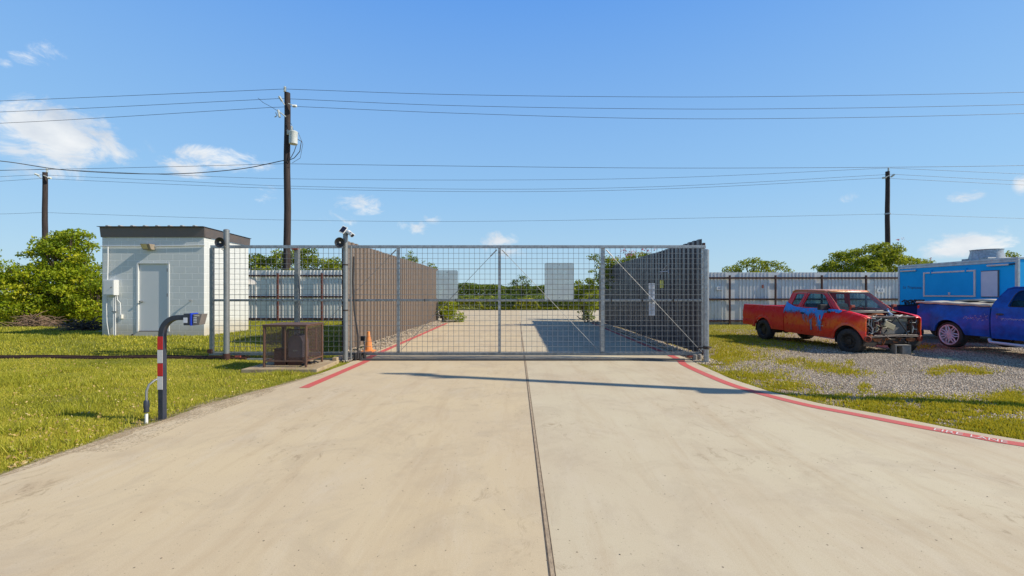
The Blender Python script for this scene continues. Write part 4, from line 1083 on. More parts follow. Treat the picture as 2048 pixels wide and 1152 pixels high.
wire('lower of the close pair of lines between the distant poles', [(-260, 380), (0, 362.5), (82, 357), (350, 369), (570, 377), (1000, 383.5), (1350, 377), (1763, 356), (2048, 370), (2400, 384)], YB, .014, g2)
wire('lowest thin line stretched between the distant poles', [(-260, 432), (0, 428), (87, 425), (350, 434), (570, 440), (900, 443), (1350, 437), (1775, 428), (2048, 437), (2400, 447)], YB, .012, g2)
# leaning pole standing just outside the frame on the right; its shadow crosses the drive
t = thing('leaning_pole', 'leaning wooden pole with lamp heads standing on the gravel verge', 'pole', (10.2, 5.40, 0))
top = Vector((-.71, 1.19, 8.95))
q = MB(); q.tube([(0, 0, -.3), top * .5, top], [.15, .13, .11], 12); q.build('trunk', MT['wood'], t, smooth=True)
q = MB(); q.cbox(top + Vector((-.1, .1, .05)), .7, .12, .36); q.build('lamp_head', MT['galv_dull'], t, bevel=.02)
q = MB(); q.tube([top * .94, top * .955 + Vector((-.35, .1, .12))], .035, 8); q.build('arm', MT['galv_dull'], t)
q = MB(); q.cbox(top * .94 + Vector((-.12, -.12, -.05)), .5, .08, .08); q.build('cross_arm', MT['wood'], t)
q = MB(); q.cbox(top * .56 + Vector((-.05, -.16, 0)), .5, .22, .2); q.build('junction_box', MT['galv_dull'], t, bevel=.02)

# ------------------------------------------------------------------ vehicles
def arch(xc, zc, rad, base):
    def f(x):
        d = x - xc
        b = base(x) if callable(base) else base
        return max(b, zc + math.sqrt(max(rad * rad - d * d, 0))) if abs(d) < rad else b
    return f

def wheel(parent, x, y, z, rad, w, sg, rim, name='wheel', steer=0.0):
    e = bpy.data.objects.new(name, None); C.objects.link(e); e.parent = parent; e.location = (x, y, z); e.rotation_euler = (0, 0, steer)
    q = MB(); rr = rad * (.62 if rim == 'steel' else .765); hw_ = w / 2
    pf = [(rr, -hw_ * .8), (rr + .01, -hw_ * .95), (rad * .88, -hw_), (rad * .96, -hw_ * .86), (rad, -hw_ * .7)]
    for k in range(5):      # tread grooves
        a = -hw_ * .7 + (k + .5) * hw_ * 1.4 / 5
        pf += [(rad, a - .012), (rad - .009, a - .008), (rad - .009, a + .008), (rad, a + .012)] if k not in (-1,) else []
    pf += [(rad, hw_ * .7), (rad * .96, hw_ * .86), (rad * .88, hw_), (rr + .01, hw_ * .95), (rr, hw_ * .8)]
    q.lathe(pf, (0, 0, 0), (0, 1, 0), 48, True); q.build('tyre', MT['rubber'], e, smooth=True)
    q = MB(); o = sg * hw_
    if rim == 'steel':
        q.lathe([(rr + .006, o * .92), (rr - .008, o * .9), (rr - .03, o * .5), (rr * .80, o * .25), (rr * .72, o * .38), (rr * .5, o * .42), (rr * .32, o * .30), (rr * .30, o * .62), (0, o * .66)], (0, 0, 0), (0, 1, 0), 36)
        q.lathe([(rr, -o * .8), (rr - .02, -o * .5), (rr - .02, o * .5)], (0, 0, 0), (0, 1, 0), 24)
        q.build('rim', MT['steelrim'], e, smooth=True)
        q = MB()
        for k in range(8):
            th = 2 * math.pi * k / 8; q.cbox((math.cos(th) * rr * .62, o * .43, math.sin(th) * rr * .62), .05, .012, .035, Matrix.Rotation(-th, 3, 'Y'))
        for k in range(6):
            th = 2 * math.pi * k / 6; q.lathe([(0, 0), (.013, 0), (.013, .03), (0, .03)], (math.cos(th) * rr * .42, o * .36, math.sin(th) * rr * .42), (0, sg, 0), 6)
        q.lathe([(0, o * .36), (rr * .60, o * .36), (rr * .70, o * .44), (rr * .60, o * .42), (0, o * .40)], (0, 0, 0), (0, 1, 0), 24); q.build('hub', MT['black'], e)
    else:
        q.lathe([(rr + .012, o * .98), (rr - .006, o * 1.0), (rr - .022, o * .9), (rr - .03, o * .2), (rr - .03, -o * .9)], (0, 0, 0), (0, 1, 0), 48)
        for k in range(7):
            th = 2 * math.pi * k / 7
            for s2 in (-1, 1):
                a0 = th + s2 * .10; a1 = th + s2 * .30 if True else th
                p0 = Vector((math.cos(a0) * rr * .25, o * .80, math.sin(a0) * rr * .25)); pm = Vector((math.cos(th + s2 * .26) * rr * .6, o * .88, math.sin(th + s2 * .26) * rr * .6)); p1 = Vector((math.cos(th + s2 * .09) * rr * .97, o * .88, math.sin(th + s2 * .09) * rr * .97))
                q.tube([p0, pm, p1], [.026, .022, .018], 6)
        q.lathe([(rr * .28, o * .55), (rr * .30, o * .82), (rr * .22, o * .92), (.045, o * .94), (.04, o * 1.02), (0, o * 1.03)], (0, 0, 0), (0, 1, 0), 28)
        q.build('rim', MT['chrome'], e, smooth=True)
        q = MB(); q.lathe([(0, -o * .86), (rr * .99, -o * .86), (rr * .99, -o * .80), (0, -o * .78)], (0, 0, 0), (0, 1, 0), 28); q.build('backing_plate', MT['dark'], e)
        q = MB(); q.lathe([(0, 0), (rr * .6, 0), (rr * .6, .03), (0, .03)], (0, o * .1, 0), (0, sg, 0), 24); q.build('brake_disc', MT['engine'], e)
    return e

def pillar_plate(t, outer, holes, yf, sg, mat_, name, thick=.045, bevel=.006):
    q = MB(); q.plate(outer, holes, lambda u, v: (u, sg * yf(v), v), lambda u, v: (u, sg * (yf(v) - thick), v))
    return q.build(name, mat_, t, bevel=bevel)

def rounded(pts, r_, n=4):
    out = []; m = len(pts)
    for i in range(m):
        p0, p, p1 = Vector(pts[i - 1]), Vector(pts[i]), Vector(pts[(i + 1) % m])
        a = p + (p0 - p).normalized() * r_; b = p + (p1 - p).normalized() * r_
        for k in range(n + 1):
            s_ = k / n; out.append(tuple((1 - s_) ** 2 * a + 2 * s_ * (1 - s_) * p + s_ * s_ * b))
    return out

def rnd_clutter(rs, q, n, x0, x1, y0, y1, z0, z1, r0=.008, r1=.025, l=.25):
    for i in range(n):
        p = Vector((rs.uniform(x0, x1), rs.uniform(y0, y1), rs.uniform(z0, z1))); d = Vector((rs.uniform(-.5, .5), rs.uniform(-1, 1), rs.uniform(-1, 1))).normalized() * l
        m_ = p + d * .5 + Vector((rs.uniform(-.04, .04), rs.uniform(-.06, .06), rs.uniform(-.06, .06)))
        e = p + d
        for v in (m_, e): v.x = min(max(v.x, x0), x1); v.y = min(max(v.y, y0), y1); v.z = min(max(v.z, z0), z1)
        q.tube([p, m_, e], rs.uniform(r0, r1), 6)

def red_truck():
    fw, rw = Vector((9.80, 12.76)), Vector((9.36, 16.30))
    hd = (fw - rw).normalized(); left = Vector((-hd.y, hd.x))
    # heading is towards the camera; the near (right) side faces the gate
    ang = math.atan2(hd.y, hd.x)
    org = fw + left * .86 + hd * .22
    t = thing('wrecked_pickup', 'faded red extended cab pickup with its hood, grille and bumper stripped off', 'pickup truck', (org.x, org.y, -.165), ang)
    t.rotation_euler = (0, R(.9), ang)
    red = MT['red']
    hwid = lambda z: .975 - .22 * max(z - .95, 0) ** 1.5 - .10 * max(.62 - z, 0) - (.012 if .72 < z < .755 else 0)
    def hollow(x, z): return hwid(z)
    def dent(x, z): return hwid(z) - .018 * max(0, math.sin(x * 5.1 + z * 7)) * (z < 1.1) * (-2.4 < x < .7) * max(0, math.sin(z * 5)) - .012 * math.sin(x * 9 - z * 11) * (-2.0 < x < -.2) * (.75 < z < 1.1)
    # flared arch lip
    def lip(xc, f): return lambda x, z: f(x, z) + .03 * max(0, 1 - abs(math.hypot(x - xc, z - .37) - .48) / .08)
    belt = 1.265
    for sg in (-1, 1):
        xs = list(np.arange(-4.74, -2.535, .035)) + [-2.535]
        zb_ = arch(-3.59, .37, .455, lambda x: .44 + (.05 if x < -4.2 else 0))
        q = MB(); q.sidestrip(xs, zb_, lambda x: 1.262 - (.03 * ((-4.66 - x) / .08) if x < -4.66 else 0), lip(-3.59, dent), 12, .04, sg); q.build('bed_side', red, t, smooth=True)
        q = MB(); q.tube([(-4.72, sg * .92, 1.262), (-2.54, sg * .92, 1.266)], .032, 8); q.build('bed_rail', red, t, smooth=True)
        # rear quarter of the cab
        xs = [-2.505 + .70 * k / 24 for k in range(25)]
        q = MB(); q.sidestrip(xs, lambda x: .40, lambda x: belt, dent, 12, .04, sg); q.build('cab_quarter', red, t, smooth=True)
        xs = [-1.797 + 1.19 * k / 32 for k in range(33)]
        q = MB(); q.sidestrip(xs, lambda x: .40, lambda x: belt, dent, 12, .04, sg); dr = q.build('door', red, t, smooth=True)
        q = MB(); q.box(-1.73, -1.60, sg * .985 - .012, sg * .985 + .012, 1.08, 1.13); q.build('handle', MT['black'], dr, bevel=.006)
        # fender
        xs = [-.599 + 1.10 * k / 44 for k in range(45)]
        ztf = lambda x: belt + .01 - .15 * max(0, (x + .599) / 1.10) ** 1.4 - .05 * max(0, (x - .35) / .15) ** 2
        zbf = arch(0, .37, .475, lambda x: .40 if x < 0 else .47)
        ff = lambda x, z: lip(0, dent)(x, z) - .07 * max(0, (x - .25) / .25) ** 2
        q = MB(); q.sidestrip(xs, zbf, ztf, ff, 14, .03, sg); fe = q.build('fender', red, t, smooth=True)
        q = MB()      # folded top edge of the fender
        q.grid(xs, [0, .25, .5, .75, 1], lambda x, v: (x, sg * (ff(x, ztf(x)) - .03 - .16 * v), ztf(x) + .012 * math.sin(v * 3.14) + .03 * v * (1 - (x + .599) / 1.1)))
        q.build('fender_top', red, t, smooth=True, solid=.006)
        # wheel wells
        for xc, rd in ((-3.59, .45), (0, .47)):
            q = MB(); q.grid([R(a) for a in range(-10, 191, 10)], [0, 1], lambda a, v: (xc + math.cos(a) * rd, sg * (.93 - .42 * v), .37 + math.sin(a) * rd)); q.build('wheel_well', MT['dark'], t, solid=.01)
        for xc in (-3.59, 0):
            wheel(t, xc, sg * .835, .37, .375, .27, sg, 'steel', steer=(R(5) if xc == 0 else 0))
        # greenhouse
        yf = lambda z: .93 - (z - belt) * .36
        outer = [(-2.50, belt - .01), (-.30, belt - .01), (-.96, 1.80), (-1.08, 1.845), (-2.25, 1.865), (-2.38, 1.80)]
        w1 = rounded([(-2.28, 1.33), (-1.95, 1.33), (-1.84, 1.735), (-2.20, 1.735)], .05)
        w2_ = rounded([(-1.78, 1.31), (-.64, 1.31), (-1.00, 1.68), (-1.12, 1.755), (-1.66, 1.765)], .05)
        pillar_plate(t, outer, [w1, w2_], yf, sg, red, 'cab_frame')
        for nm, w_ in (('quarter_window', w1), ('door_window', w2_)):
            q = MB(); q.plate(w_, [], lambda u, v: (u, sg * (yf(v) - .022), v), lambda u, v: (u, sg * (yf(v) - .026), v)); q.build(nm, MT['glass'], t)
        q = MB()      # door seam
        q.tube([(-1.83, sg * (yf(belt) + .003), belt), (-1.72, sg * (yf(1.79) + .003), 1.79), (-1.10, sg * (yf(1.79) + .003), 1.79), (-.5, sg * (yf(belt) + .003), belt)], .006, 4); q.build('door_seal', MT['black'], t)
        # mirror
        q = MB(); q.cbox((-.76, sg * 1.08, 1.34), .12, .28, .17); q.tube([(-.72, sg * .94, 1.29), (-.74, sg * 1.05, 1.31)], .02, 6); q.build('mirror', MT['black'], t, bevel=.03)
        q = MB(); q.box(-.72, -.60, sg * .955 - .012, sg * .955 + .012, 1.17, 1.22); q.build('mirror_mount', MT['black'], t, bevel=.005)
    # emblem remains
    q = MB()
    for k in range(4): q.box(-1.13 + k * .075, -1.08 + k * .075, -.985, -.978, .74, .765)
    q.build('badge', MT['tapew'], t)
    # roof, header, rear wall, tailgate, bed floor
    def roof(u, v): 
        y = v * .735; x = -1.03 - u * 1.24
        return (x - .05 * (1 - v * v) * (u - .5) * -2 * .6, y, 1.845 + .035 * (1 - v ** 4) * (.6 + .4 * math.sin(min(u * 1.1, 1) * 3.1)) + .015 * u)
    q = MB(); q.grid([k / 14 for k in range(15)], [-1 + k / 12 for k in range(25)], roof); q.build('roof', red, t, smooth=True, solid=.02)
    for sg in (-1, 1):
        q = MB(); q.tube([(-.97, sg * .735, 1.815), (-1.08, sg * .735, 1.845), (-1.6, sg * .735, 1.862), (-2.26, sg * .735, 1.866), (-2.37, sg * .75, 1.80)], .028, 8); q.build('drip_rail', red, t, smooth=True)
    q = MB(); q.grid([0, .5, 1], [-1, -.5, 0, .5, 1], lambda u, v: (-.95 - .08 * u + .04 * (1 - v * v), v * .74, 1.80 + .055 * u + .012 * (1 - v * v))); q.build('header', red, t, smooth=True, solid=.015)
    rearf = lambda y, z: (-2.50 + (z - belt) * .20, y, z)
    q = MB(); q.plate([(-.92, belt), (.92, belt), (.73, 1.85), (-.73, 1.85)], [rounded([(-.72, 1.36), (.72, 1.36), (.6, 1.76), (-.6, 1.76)], .06)], lambda u, v: rearf(u, v), lambda u, v: (rearf(u, v)[0] + .03, u, v)); q.build('cab_rear', red, t)
    q = MB(); q.plate([(-.72, 1.36), (.72, 1.36), (.6, 1.76), (-.6, 1.76)], [], lambda u, v: (rearf(u, v)[0] + .015, u, v), lambda u, v: (rearf(u, v)[0] + .018, u, v)); q.build('rear_window', MT['glass'], t)
    for nm_, bx_ in (('cab_back_panel', (-2.50, -2.47, -.93, .93, .45, belt - .002)), ('tailgate', (-4.73, -4.69, -.90, .90, .5, 1.24)), ('bed_front_panel', (-2.60, -2.56, -.91, .91, .6, 1.24))):
        q = MB(); q.box(*bx_); q.build(nm_, red, t)
    q = MB(); q.box(-4.68, -2.61, -.9, .9, .62, .66); q.build('bed_floor', MT['dark'], t)
    q = MB(); q.box(-2.46, -.5, -.93, .93, .42, .5); q.box(-.55, -.45, -.92, .92, .42, 1.18); q.build('cab_floor', MT['dark'], t)
    # windscreen
    ws = lambda u, v: (-.32 - .64 * u + .16 * (1 - v * v) * (1 - .4 * u), v * (.90 - .165 * u), belt - .01 + .545 * u)
    q = MB(); q.grid([k / 8 for k in range(9)], [-1 + k / 10 for k in range(21)], ws); q.build('windscreen', MT['glass_ws'], t, smooth=True)
    q = MB(); q.tube([Vector(ws(0, -1 + k / 10)) + Vector((.01, 0, 0)) for k in range(21)], .018, 6); q.tube([Vector(ws(1, -1 + k / 10)) + Vector((.005, 0, .005)) for k in range(21)], .014, 6)
    for s_ in (-1, 1): q.tube([Vector(ws(k / 6, s_)) for k in range(7)], .016, 6)
    q.build('windscreen_seal', MT['black'], t)
    for s_ in (0, 1):
        q = MB(); a = Vector((-.13 + .02 * s_, .15 - .5 * s_, belt + .02)); q.tube([a, a + Vector((-.10, -.32, .06)), a + Vector((-.14, -.58, .08))], .010, 5); q.build('wiper', MT['black'], t)
    # cowl
    q = MB(); q.grid([0, .5, 1], [-1, -.6, -.2, .2, .6, 1], lambda u, v: (-.32 + .16 * (1 - v * v) + .20 * u, v * .90, belt - .02 - .035 * u)); q.build('cowl', simple('dusty cowl', (.10, .095, .09), .8), t, smooth=True, solid=.02)
    # interior
    for y in (-.42, .42):
        q = MB(); q.prism(rounded([(-1.62, .60), (-1.15, .60), (-1.10, .80), (-1.5, .84), (-1.72, 1.42), (-1.86, 1.42), (-1.80, .8)], .04), y - .30, y + .30, 'y'); q.build('seat', MT['seat'], t, bevel=.03)
    q = MB(); q.prism([(-.46, .9), (-.72, 1.0), (-.76, 1.18), (-.66, 1.25), (-.42, 1.25)], -.88, .88, 'y'); q.build('dashboard', MT['seat'], t, bevel=.02)
    q = MB(); th = [2 * math.pi * k / 20 for k in range(21)]; q.tube([(-.98 + .07 * math.sin(a), .42 + .19 * math.cos(a), 1.20 + .17 * math.sin(a)) for a in th], .014, 6); q.build('steering_wheel', MT['black'], t)
    # bare front end
    q = MB(); q.box(.60, .70, -.80, .80, 1.085, 1.13); q.box(.60, .70, -.82, .82, .56, .60); q.box(.60, .68, -.84, -.80, .60, 1.08); q.box(.60, .68, .80, .84, .60, 1.08); q.build('radiator_support', MT['engine'], t, bevel=.01)
    q = MB(); q.box(.57, .60, -.30, .58, .62, 1.06); q.build('radiator', MT['radiator'], t)
    q = MB(); q.box(.56, .615, -.30, .58, .98, 1.07); q.build('radiator_tank', MT['khaki'], t, bevel=.01)
    q = MB(); q.tube([(.72, .10, 1.09), (.74, .48, .62)], .016, 6); q.tube([(.72, .08, 1.09), (.74, -.30, .66)], .016, 6); q.build('brace_bars', MT['black'], t)
    rs = random.Random(5)
    q = MB(); rnd_clutter(rs, q, 110, .34, .68, -.86, -.32, .60, 1.06, .01, .03, .22); q.build('left_engine_clutter', simple('dark rusty clutter', (.20, .06, .055), .7, .2, c2=(.05, .03, .03), scale=14), t, smooth=True)['label'] = 'dark red and black wiring and brackets beside the radiator'
    q = MB(); rnd_clutter(rs, q, 80, .40, .66, .60, .86, .60, 1.06, .01, .03, .22); q.build('right_engine_clutter', simple('rusty brackets', (.28, .10, .06), .7, .2, c2=(.06, .03, .03), scale=14), t, smooth=True)
    q = MB(); rnd_clutter(rs, q, 26, .52, .72, -.80, -.35, .64, 1.08, .007, .013, .26); rnd_clutter(rs, q, 10, .5, .70, .5, .84, .62, 1.1, .007, .013, .3); q.build('loose_hoses', MT['hose'], t, smooth=True)
    q = MB(); rnd_clutter(rs, q, 9, .64, .75, -.55, -.2, .68, .9, .008, .014, .2); q.build('loose_wires', MT['khaki'], t, smooth=True)
    # inner fenders, engine
    for sg in (-1, 1):
        q = MB(); q.box(-.38, .60, sg * .62 - .012, sg * .62 + .012, .55, 1.02); q.build('inner_fender', MT['dark'], t)
        q = MB(); q.cbox((-.05 + .1 * sg, sg * .70, 1.05), .5, .16, .05); q.build('fender_brace', MT['engine'], t, bevel=.01)
    q = MB(); q.cbox((.0, 0, .82), .62, .46, .36); q.cbox((.02, -.17, 1.03), .50, .15, .10); q.cbox((.02, .17, 1.03), .50, .15, .10); q.build('engine_block', MT['engine'], t, bevel=.03)
    q = MB(); q.lathe([(0, 0), (.20, 0), (.22, .02), (.22, .07), (.19, .09), (0, .10)], (.05, -.02, 1.09), (0, 0, 1), 24); q.build('air_cleaner', MT['rustor'], t, smooth=True)
    q = MB(); q.cbox((.38, -.30, 1.10), .34, .52, .035, Matrix.Rotation(R(6), 3, 'Y')); q.build('loose_panel', simple('pinkish primer panel', (.5, .17, .11), .6), t, bevel=.006)
    q = MB(); q.cbox((.30, -.56, 1.02), .30, .20, .16); q.build('battery', MT['black'], t, bevel=.01)
    q = MB(); q.cbox((.42, .50, 1.12), .28, .40, .05); q.cbox((.45, .70, 1.10), .18, .2, .08); q.build('fluid_tank', MT['hose'], t, bevel=.02)
    q = MB(); q.cbox((-.15, -.05, 1.17), .16, .9, .10); q.build('firewall_panel', simple('bright red inner panel', (.42, .02, .02), .45), t, bevel=.01)
    q = MB(); rnd_clutter(rs, q, 26, -.3, .58, -.6, .6, 1.02, 1.16, .008, .018, .3); q.build('engine_hoses', MT['hose'], t, smooth=True)
    q = MB(); rnd_clutter(rs, q, 30, -.3, .58, -.6, .6, .98, 1.14, .012, .03, .3); q.build('engine_harness', MT['black'], t, smooth=True)
    # hood hinges standing up at the cowl
    for sg, h in ((-1, .14), (1, .16)):
        q = MB(); q.tube([(-.22, sg * .74, 1.22), (-.20, sg * .70, 1.30), (-.12, sg * .72, 1.27 + h)], .022, 6); q.cbox((-.12, sg * .70, 1.26 + h), .07, .12, .07); q.build('hood_hinge', MT['rustred'], t, bevel=.006)
    q = MB(); q.tube([(.30, .30, 1.13), (.05, .46, 1.20), (-.10, .60, 1.30)], [.05, .035, .03], 7); q.build('plastic_duct', simple('pale blue plastic', (.38, .50, .66), .4), t, smooth=True)
    # dangling headlamp bracket
    q = MB(); q.cbox((.76, -.17, .875), .04, .36, .17, Matrix.Rotation(R(-24), 3, 'X')); q.build('loose_bracket', MT['khaki'], t, bevel=.02)
    q = MB(); q.tube([(.77, -.40, .80), (.78, -.30, .82), (.76, -.2, .86)], .012, 5); q.tube([(.77, -.26, .80), (.77, -.2, .70), (.77, -.24, .6)], .01, 5); q.build('bracket_wire', MT['khaki'], t)
    # lower cross tube, frame horns, tow brackets, crossmember
    q = MB(); q.tube([(.74, -.84, .545), (.76, 0, .57), (.74, .88, .55)], .018, 8); q.tube([(.73, -.62, .59), (.74, .3, .605), (.73, .8, .59)], .010, 6); q.build('lower_bar', simple('bent grimy bar', (.13, .12, .12), .5, .5, c2=(.05, .04, .04), scale=12), t, smooth=True)
    q = MB(); q.box(.20, .44, -.62, .62, .34, .52); q.box(-3.9, .44, -.50, -.40, .40, .52); q.box(-3.9, .44, .40, .50, .40, .52); q.build('chassis_frame', MT['dark'], t, bevel=.01)
    q = MB(); q.tube([(.15, -.7, .36), (.20, 0, .30), (.15, .7, .36)], .04, 8); q.tube([(0, -.72, .36), (0, .72, .36)], .05, 8); q.tube([(-3.59, -.75, .37), (-3.59, .75, .37)], .05, 8); q.lathe([(0, -.16), (.12, -.1), (.15, 0), (.12, .1), (0, .16)], (-3.59, 0, .37), (1, 0, 0), 14)
    q.tube([(-.5, .1, .5), (-2, .05, .45), (-3.5, 0, .40)], .04, 8); q.build('axles', MT['dark'], t, smooth=True)
    for y in (-.48, .60):
        q = MB(); q.prism([(y - .10, .42), (y + .10, .40), (y + .15, .50), (y - .16, .51)], .66, .72, 'x'); q.build('tow_bracket', MT['rustor'], t, bevel=.01)
    q = MB(); rnd_clutter(rs, q, 22, .55, .72, -.45, .55, .36, .53, .01, .022, .22); q.build('lower_clutter', MT['engine'], t, smooth=True)
    q = MB(); rnd_clutter(rs, q, 8, .55, .72, -.3, .5, .34, .5, .01, .018, .3); q.build('lower_rusty_bars', MT['rustor'], t, smooth=True)
    # bumper bracket remains at both corners
    for sg in (-1, 1):
        q = MB(); q.lathe([(.0, 0), (.05, 0), (.085, .03), (.09, .08), (.07, .09)], (.70, sg * .83, .50), (.9, sg * .3, 0), 18); q.tube([(.66, sg * .8, .6), (.72, sg * .86, .55), (.7, sg * .78, .44), (.66, sg * .7, .5)], .02, 6); q.build('corner_bracket', MT['rustred'], t, smooth=True)
    q = MB(); q.lathe([(0, 0), (.055, 0), (.05, .10), (0, .11)], (.62, -.68, .56), (1, -.2, .2), 16); q.build('lamp_stub', MT['rustor'], t, smooth=True)
    q = MB(); q.lathe([(0, 0), (.045, 0), (.045, .12), (0, .12)], (.65, .85, .30), (0, 0, 1), 12); q.build('hanging_bracket', MT['dark'], t)
    q = MB(); q.tube([(-4.80, -.80, .55), (-4.80, .80, .55)], .05, 8); q.build('rear_bumper', MT['dark'], t)
    nose = ('radiator', 'brace_bars', 'left_engine', 'right_engine', 'loose_', 'lower_', 'tow_', 'corner_', 'lamp_stub', 'hanging_', 'bracket_wire', 'fluid')
    for ch in t.children:
        if ch.name.startswith(nose): ch.location.x = -.235
        elif ch.name.startswith(('inner_fender', 'engine_', 'air_cleaner', 'battery', 'plastic_duct')): ch.location.x = -.12
    # ---- tarp on the near side
    tb = thing('torn_tarp', 'shredded bright blue tarp hanging along the belt line of the red truck', 'tarp', (org.x, org.y, -.165)); tb.rotation_euler = t.rotation_euler
    hidden = lambda x: 0
    def bot(x):
        key = [(-2.52, .17), (-2.3, .13), (-2.05, .13), (-1.8, .10), (-1.66, .16), (-1.60, .30), (-1.52, .17), (-1.45, .28), (-1.38, .16), (-1.22, .14), (-1.14, .20), (-1.08, .44), (-1.0, .63), (-.93, .60), (-.88, .35), (-.84, .12), (-.7, .06), (-.5, .05), (-.3, .09), (-.22, .03)]
        return float(np.interp(x, [k[0] for k in key], [k[1] for k in key]))
    r3 = random.Random(3)
    xs = [-2.5 + 2.28 * k / 150 for k in range(151)]
    jag = [bot(x) * r3.uniform(.8, 1.12) + r3.uniform(-.015, .02) for x in xs]
    def topz(x): return belt + .02 + max(0, (-2.0 - x)) * .36 + .01 * math.sin(x * 9)
    def tarp(i, v):
        x = xs[i]; zt_ = topz(x); zz = zt_ - v * (jag[i] + zt_ - belt)
        y = hwid(min(zz, 1.27)) + .016 + .012 * math.sin(x * 23 + v * 4) + .010 * math.sin(x * 51 - v * 3)
        if zz > belt: y = .945 - (zz - belt) * .36 + .006 * math.sin(x * 20)
        return (x + .02 * math.sin(v * 6 + x * 8) * v, -y, zz)
    q = MB(); q.grid(range(151), [0, .1, .25, .45, .7, 1], tarp); q.build('tarp_sheet', MT['bluetarp'], tb, smooth=True, solid=.003)
    q = MB()
    for k in range(70):
        x = r3.uniform(-2.5, -.85); z0 = belt - bot(x) * r3.uniform(.8, 1.0); l_ = r3.uniform(.03, .16) * (1.5 if -1.7 < x < -1.4 or -1.1 < x < -.9 else .6)
        y = -(hwid(z0) + .02); q.tube([(x, y, z0 + .02), (x + r3.uniform(-.02, .02), y - .008, z0 - l_ * .5), (x + r3.uniform(-.04, .04), y - .004, z0 - l_)], .005, 3)
    q.build('frayed_threads', MT['tarpgrey'], tb)
    q = MB(); q.grid([0, .25, .5, .75, 1], [0, .5, 1], lambda u, v: (-1.36 + .07 * v + .03 * u, -(hwid(.9) + .025 + .01 * math.sin(v * 3 + u * 7)), .92 - .34 * u - .03 * math.sin(v * 5))); q.tube([(-1.30, -1.0, .9), (-1.22, -.99, 1.02), (-1.12, -.985, 1.12)], .008, 4); q.build('dangling_scrap', MT['tarpgrey'], tb, smooth=True, solid=.004)
    # block under the front
    cb = thing('cinder_block', 'grey hollow concrete block propping the front of the red truck', 'concrete block', (11.0, 12.20, -.115), R(-8))
    q = MB()
    for x0, x1 in ((-.20, -.165), (-.02, .02), (.165, .20)): q.box(x0, x1, -.10, .10, 0, .23)
    q.box(-.165, -.02, -.10, -.065, .001, .189) if False else None
    q.box(-.20, .20, -.10, .10, .231, .265); q.build('block', MT['cinder'], cb, bevel=.004)
    q = MB(); q.box(.02, .165, -.098, .098, .002, .228); q.build('solid_end', MT['cinder'], cb)
    # little scrap of tarp on the ground
    q = MB(); q.grid([0, .3, .6, 1], [0, .4, .7, 1], lambda u, v: (10.15 + .35 * u, 12.9 + .25 * v, -.10 + .04 * math.sin(u * 7 + v * 5) + .03)); tag(q.build('tarp_scrap', MT['bluetarp'], smooth=True, solid=.004), 'crumpled blue scrap on the ground under the front of the red truck', 'tarp')
red_truck()

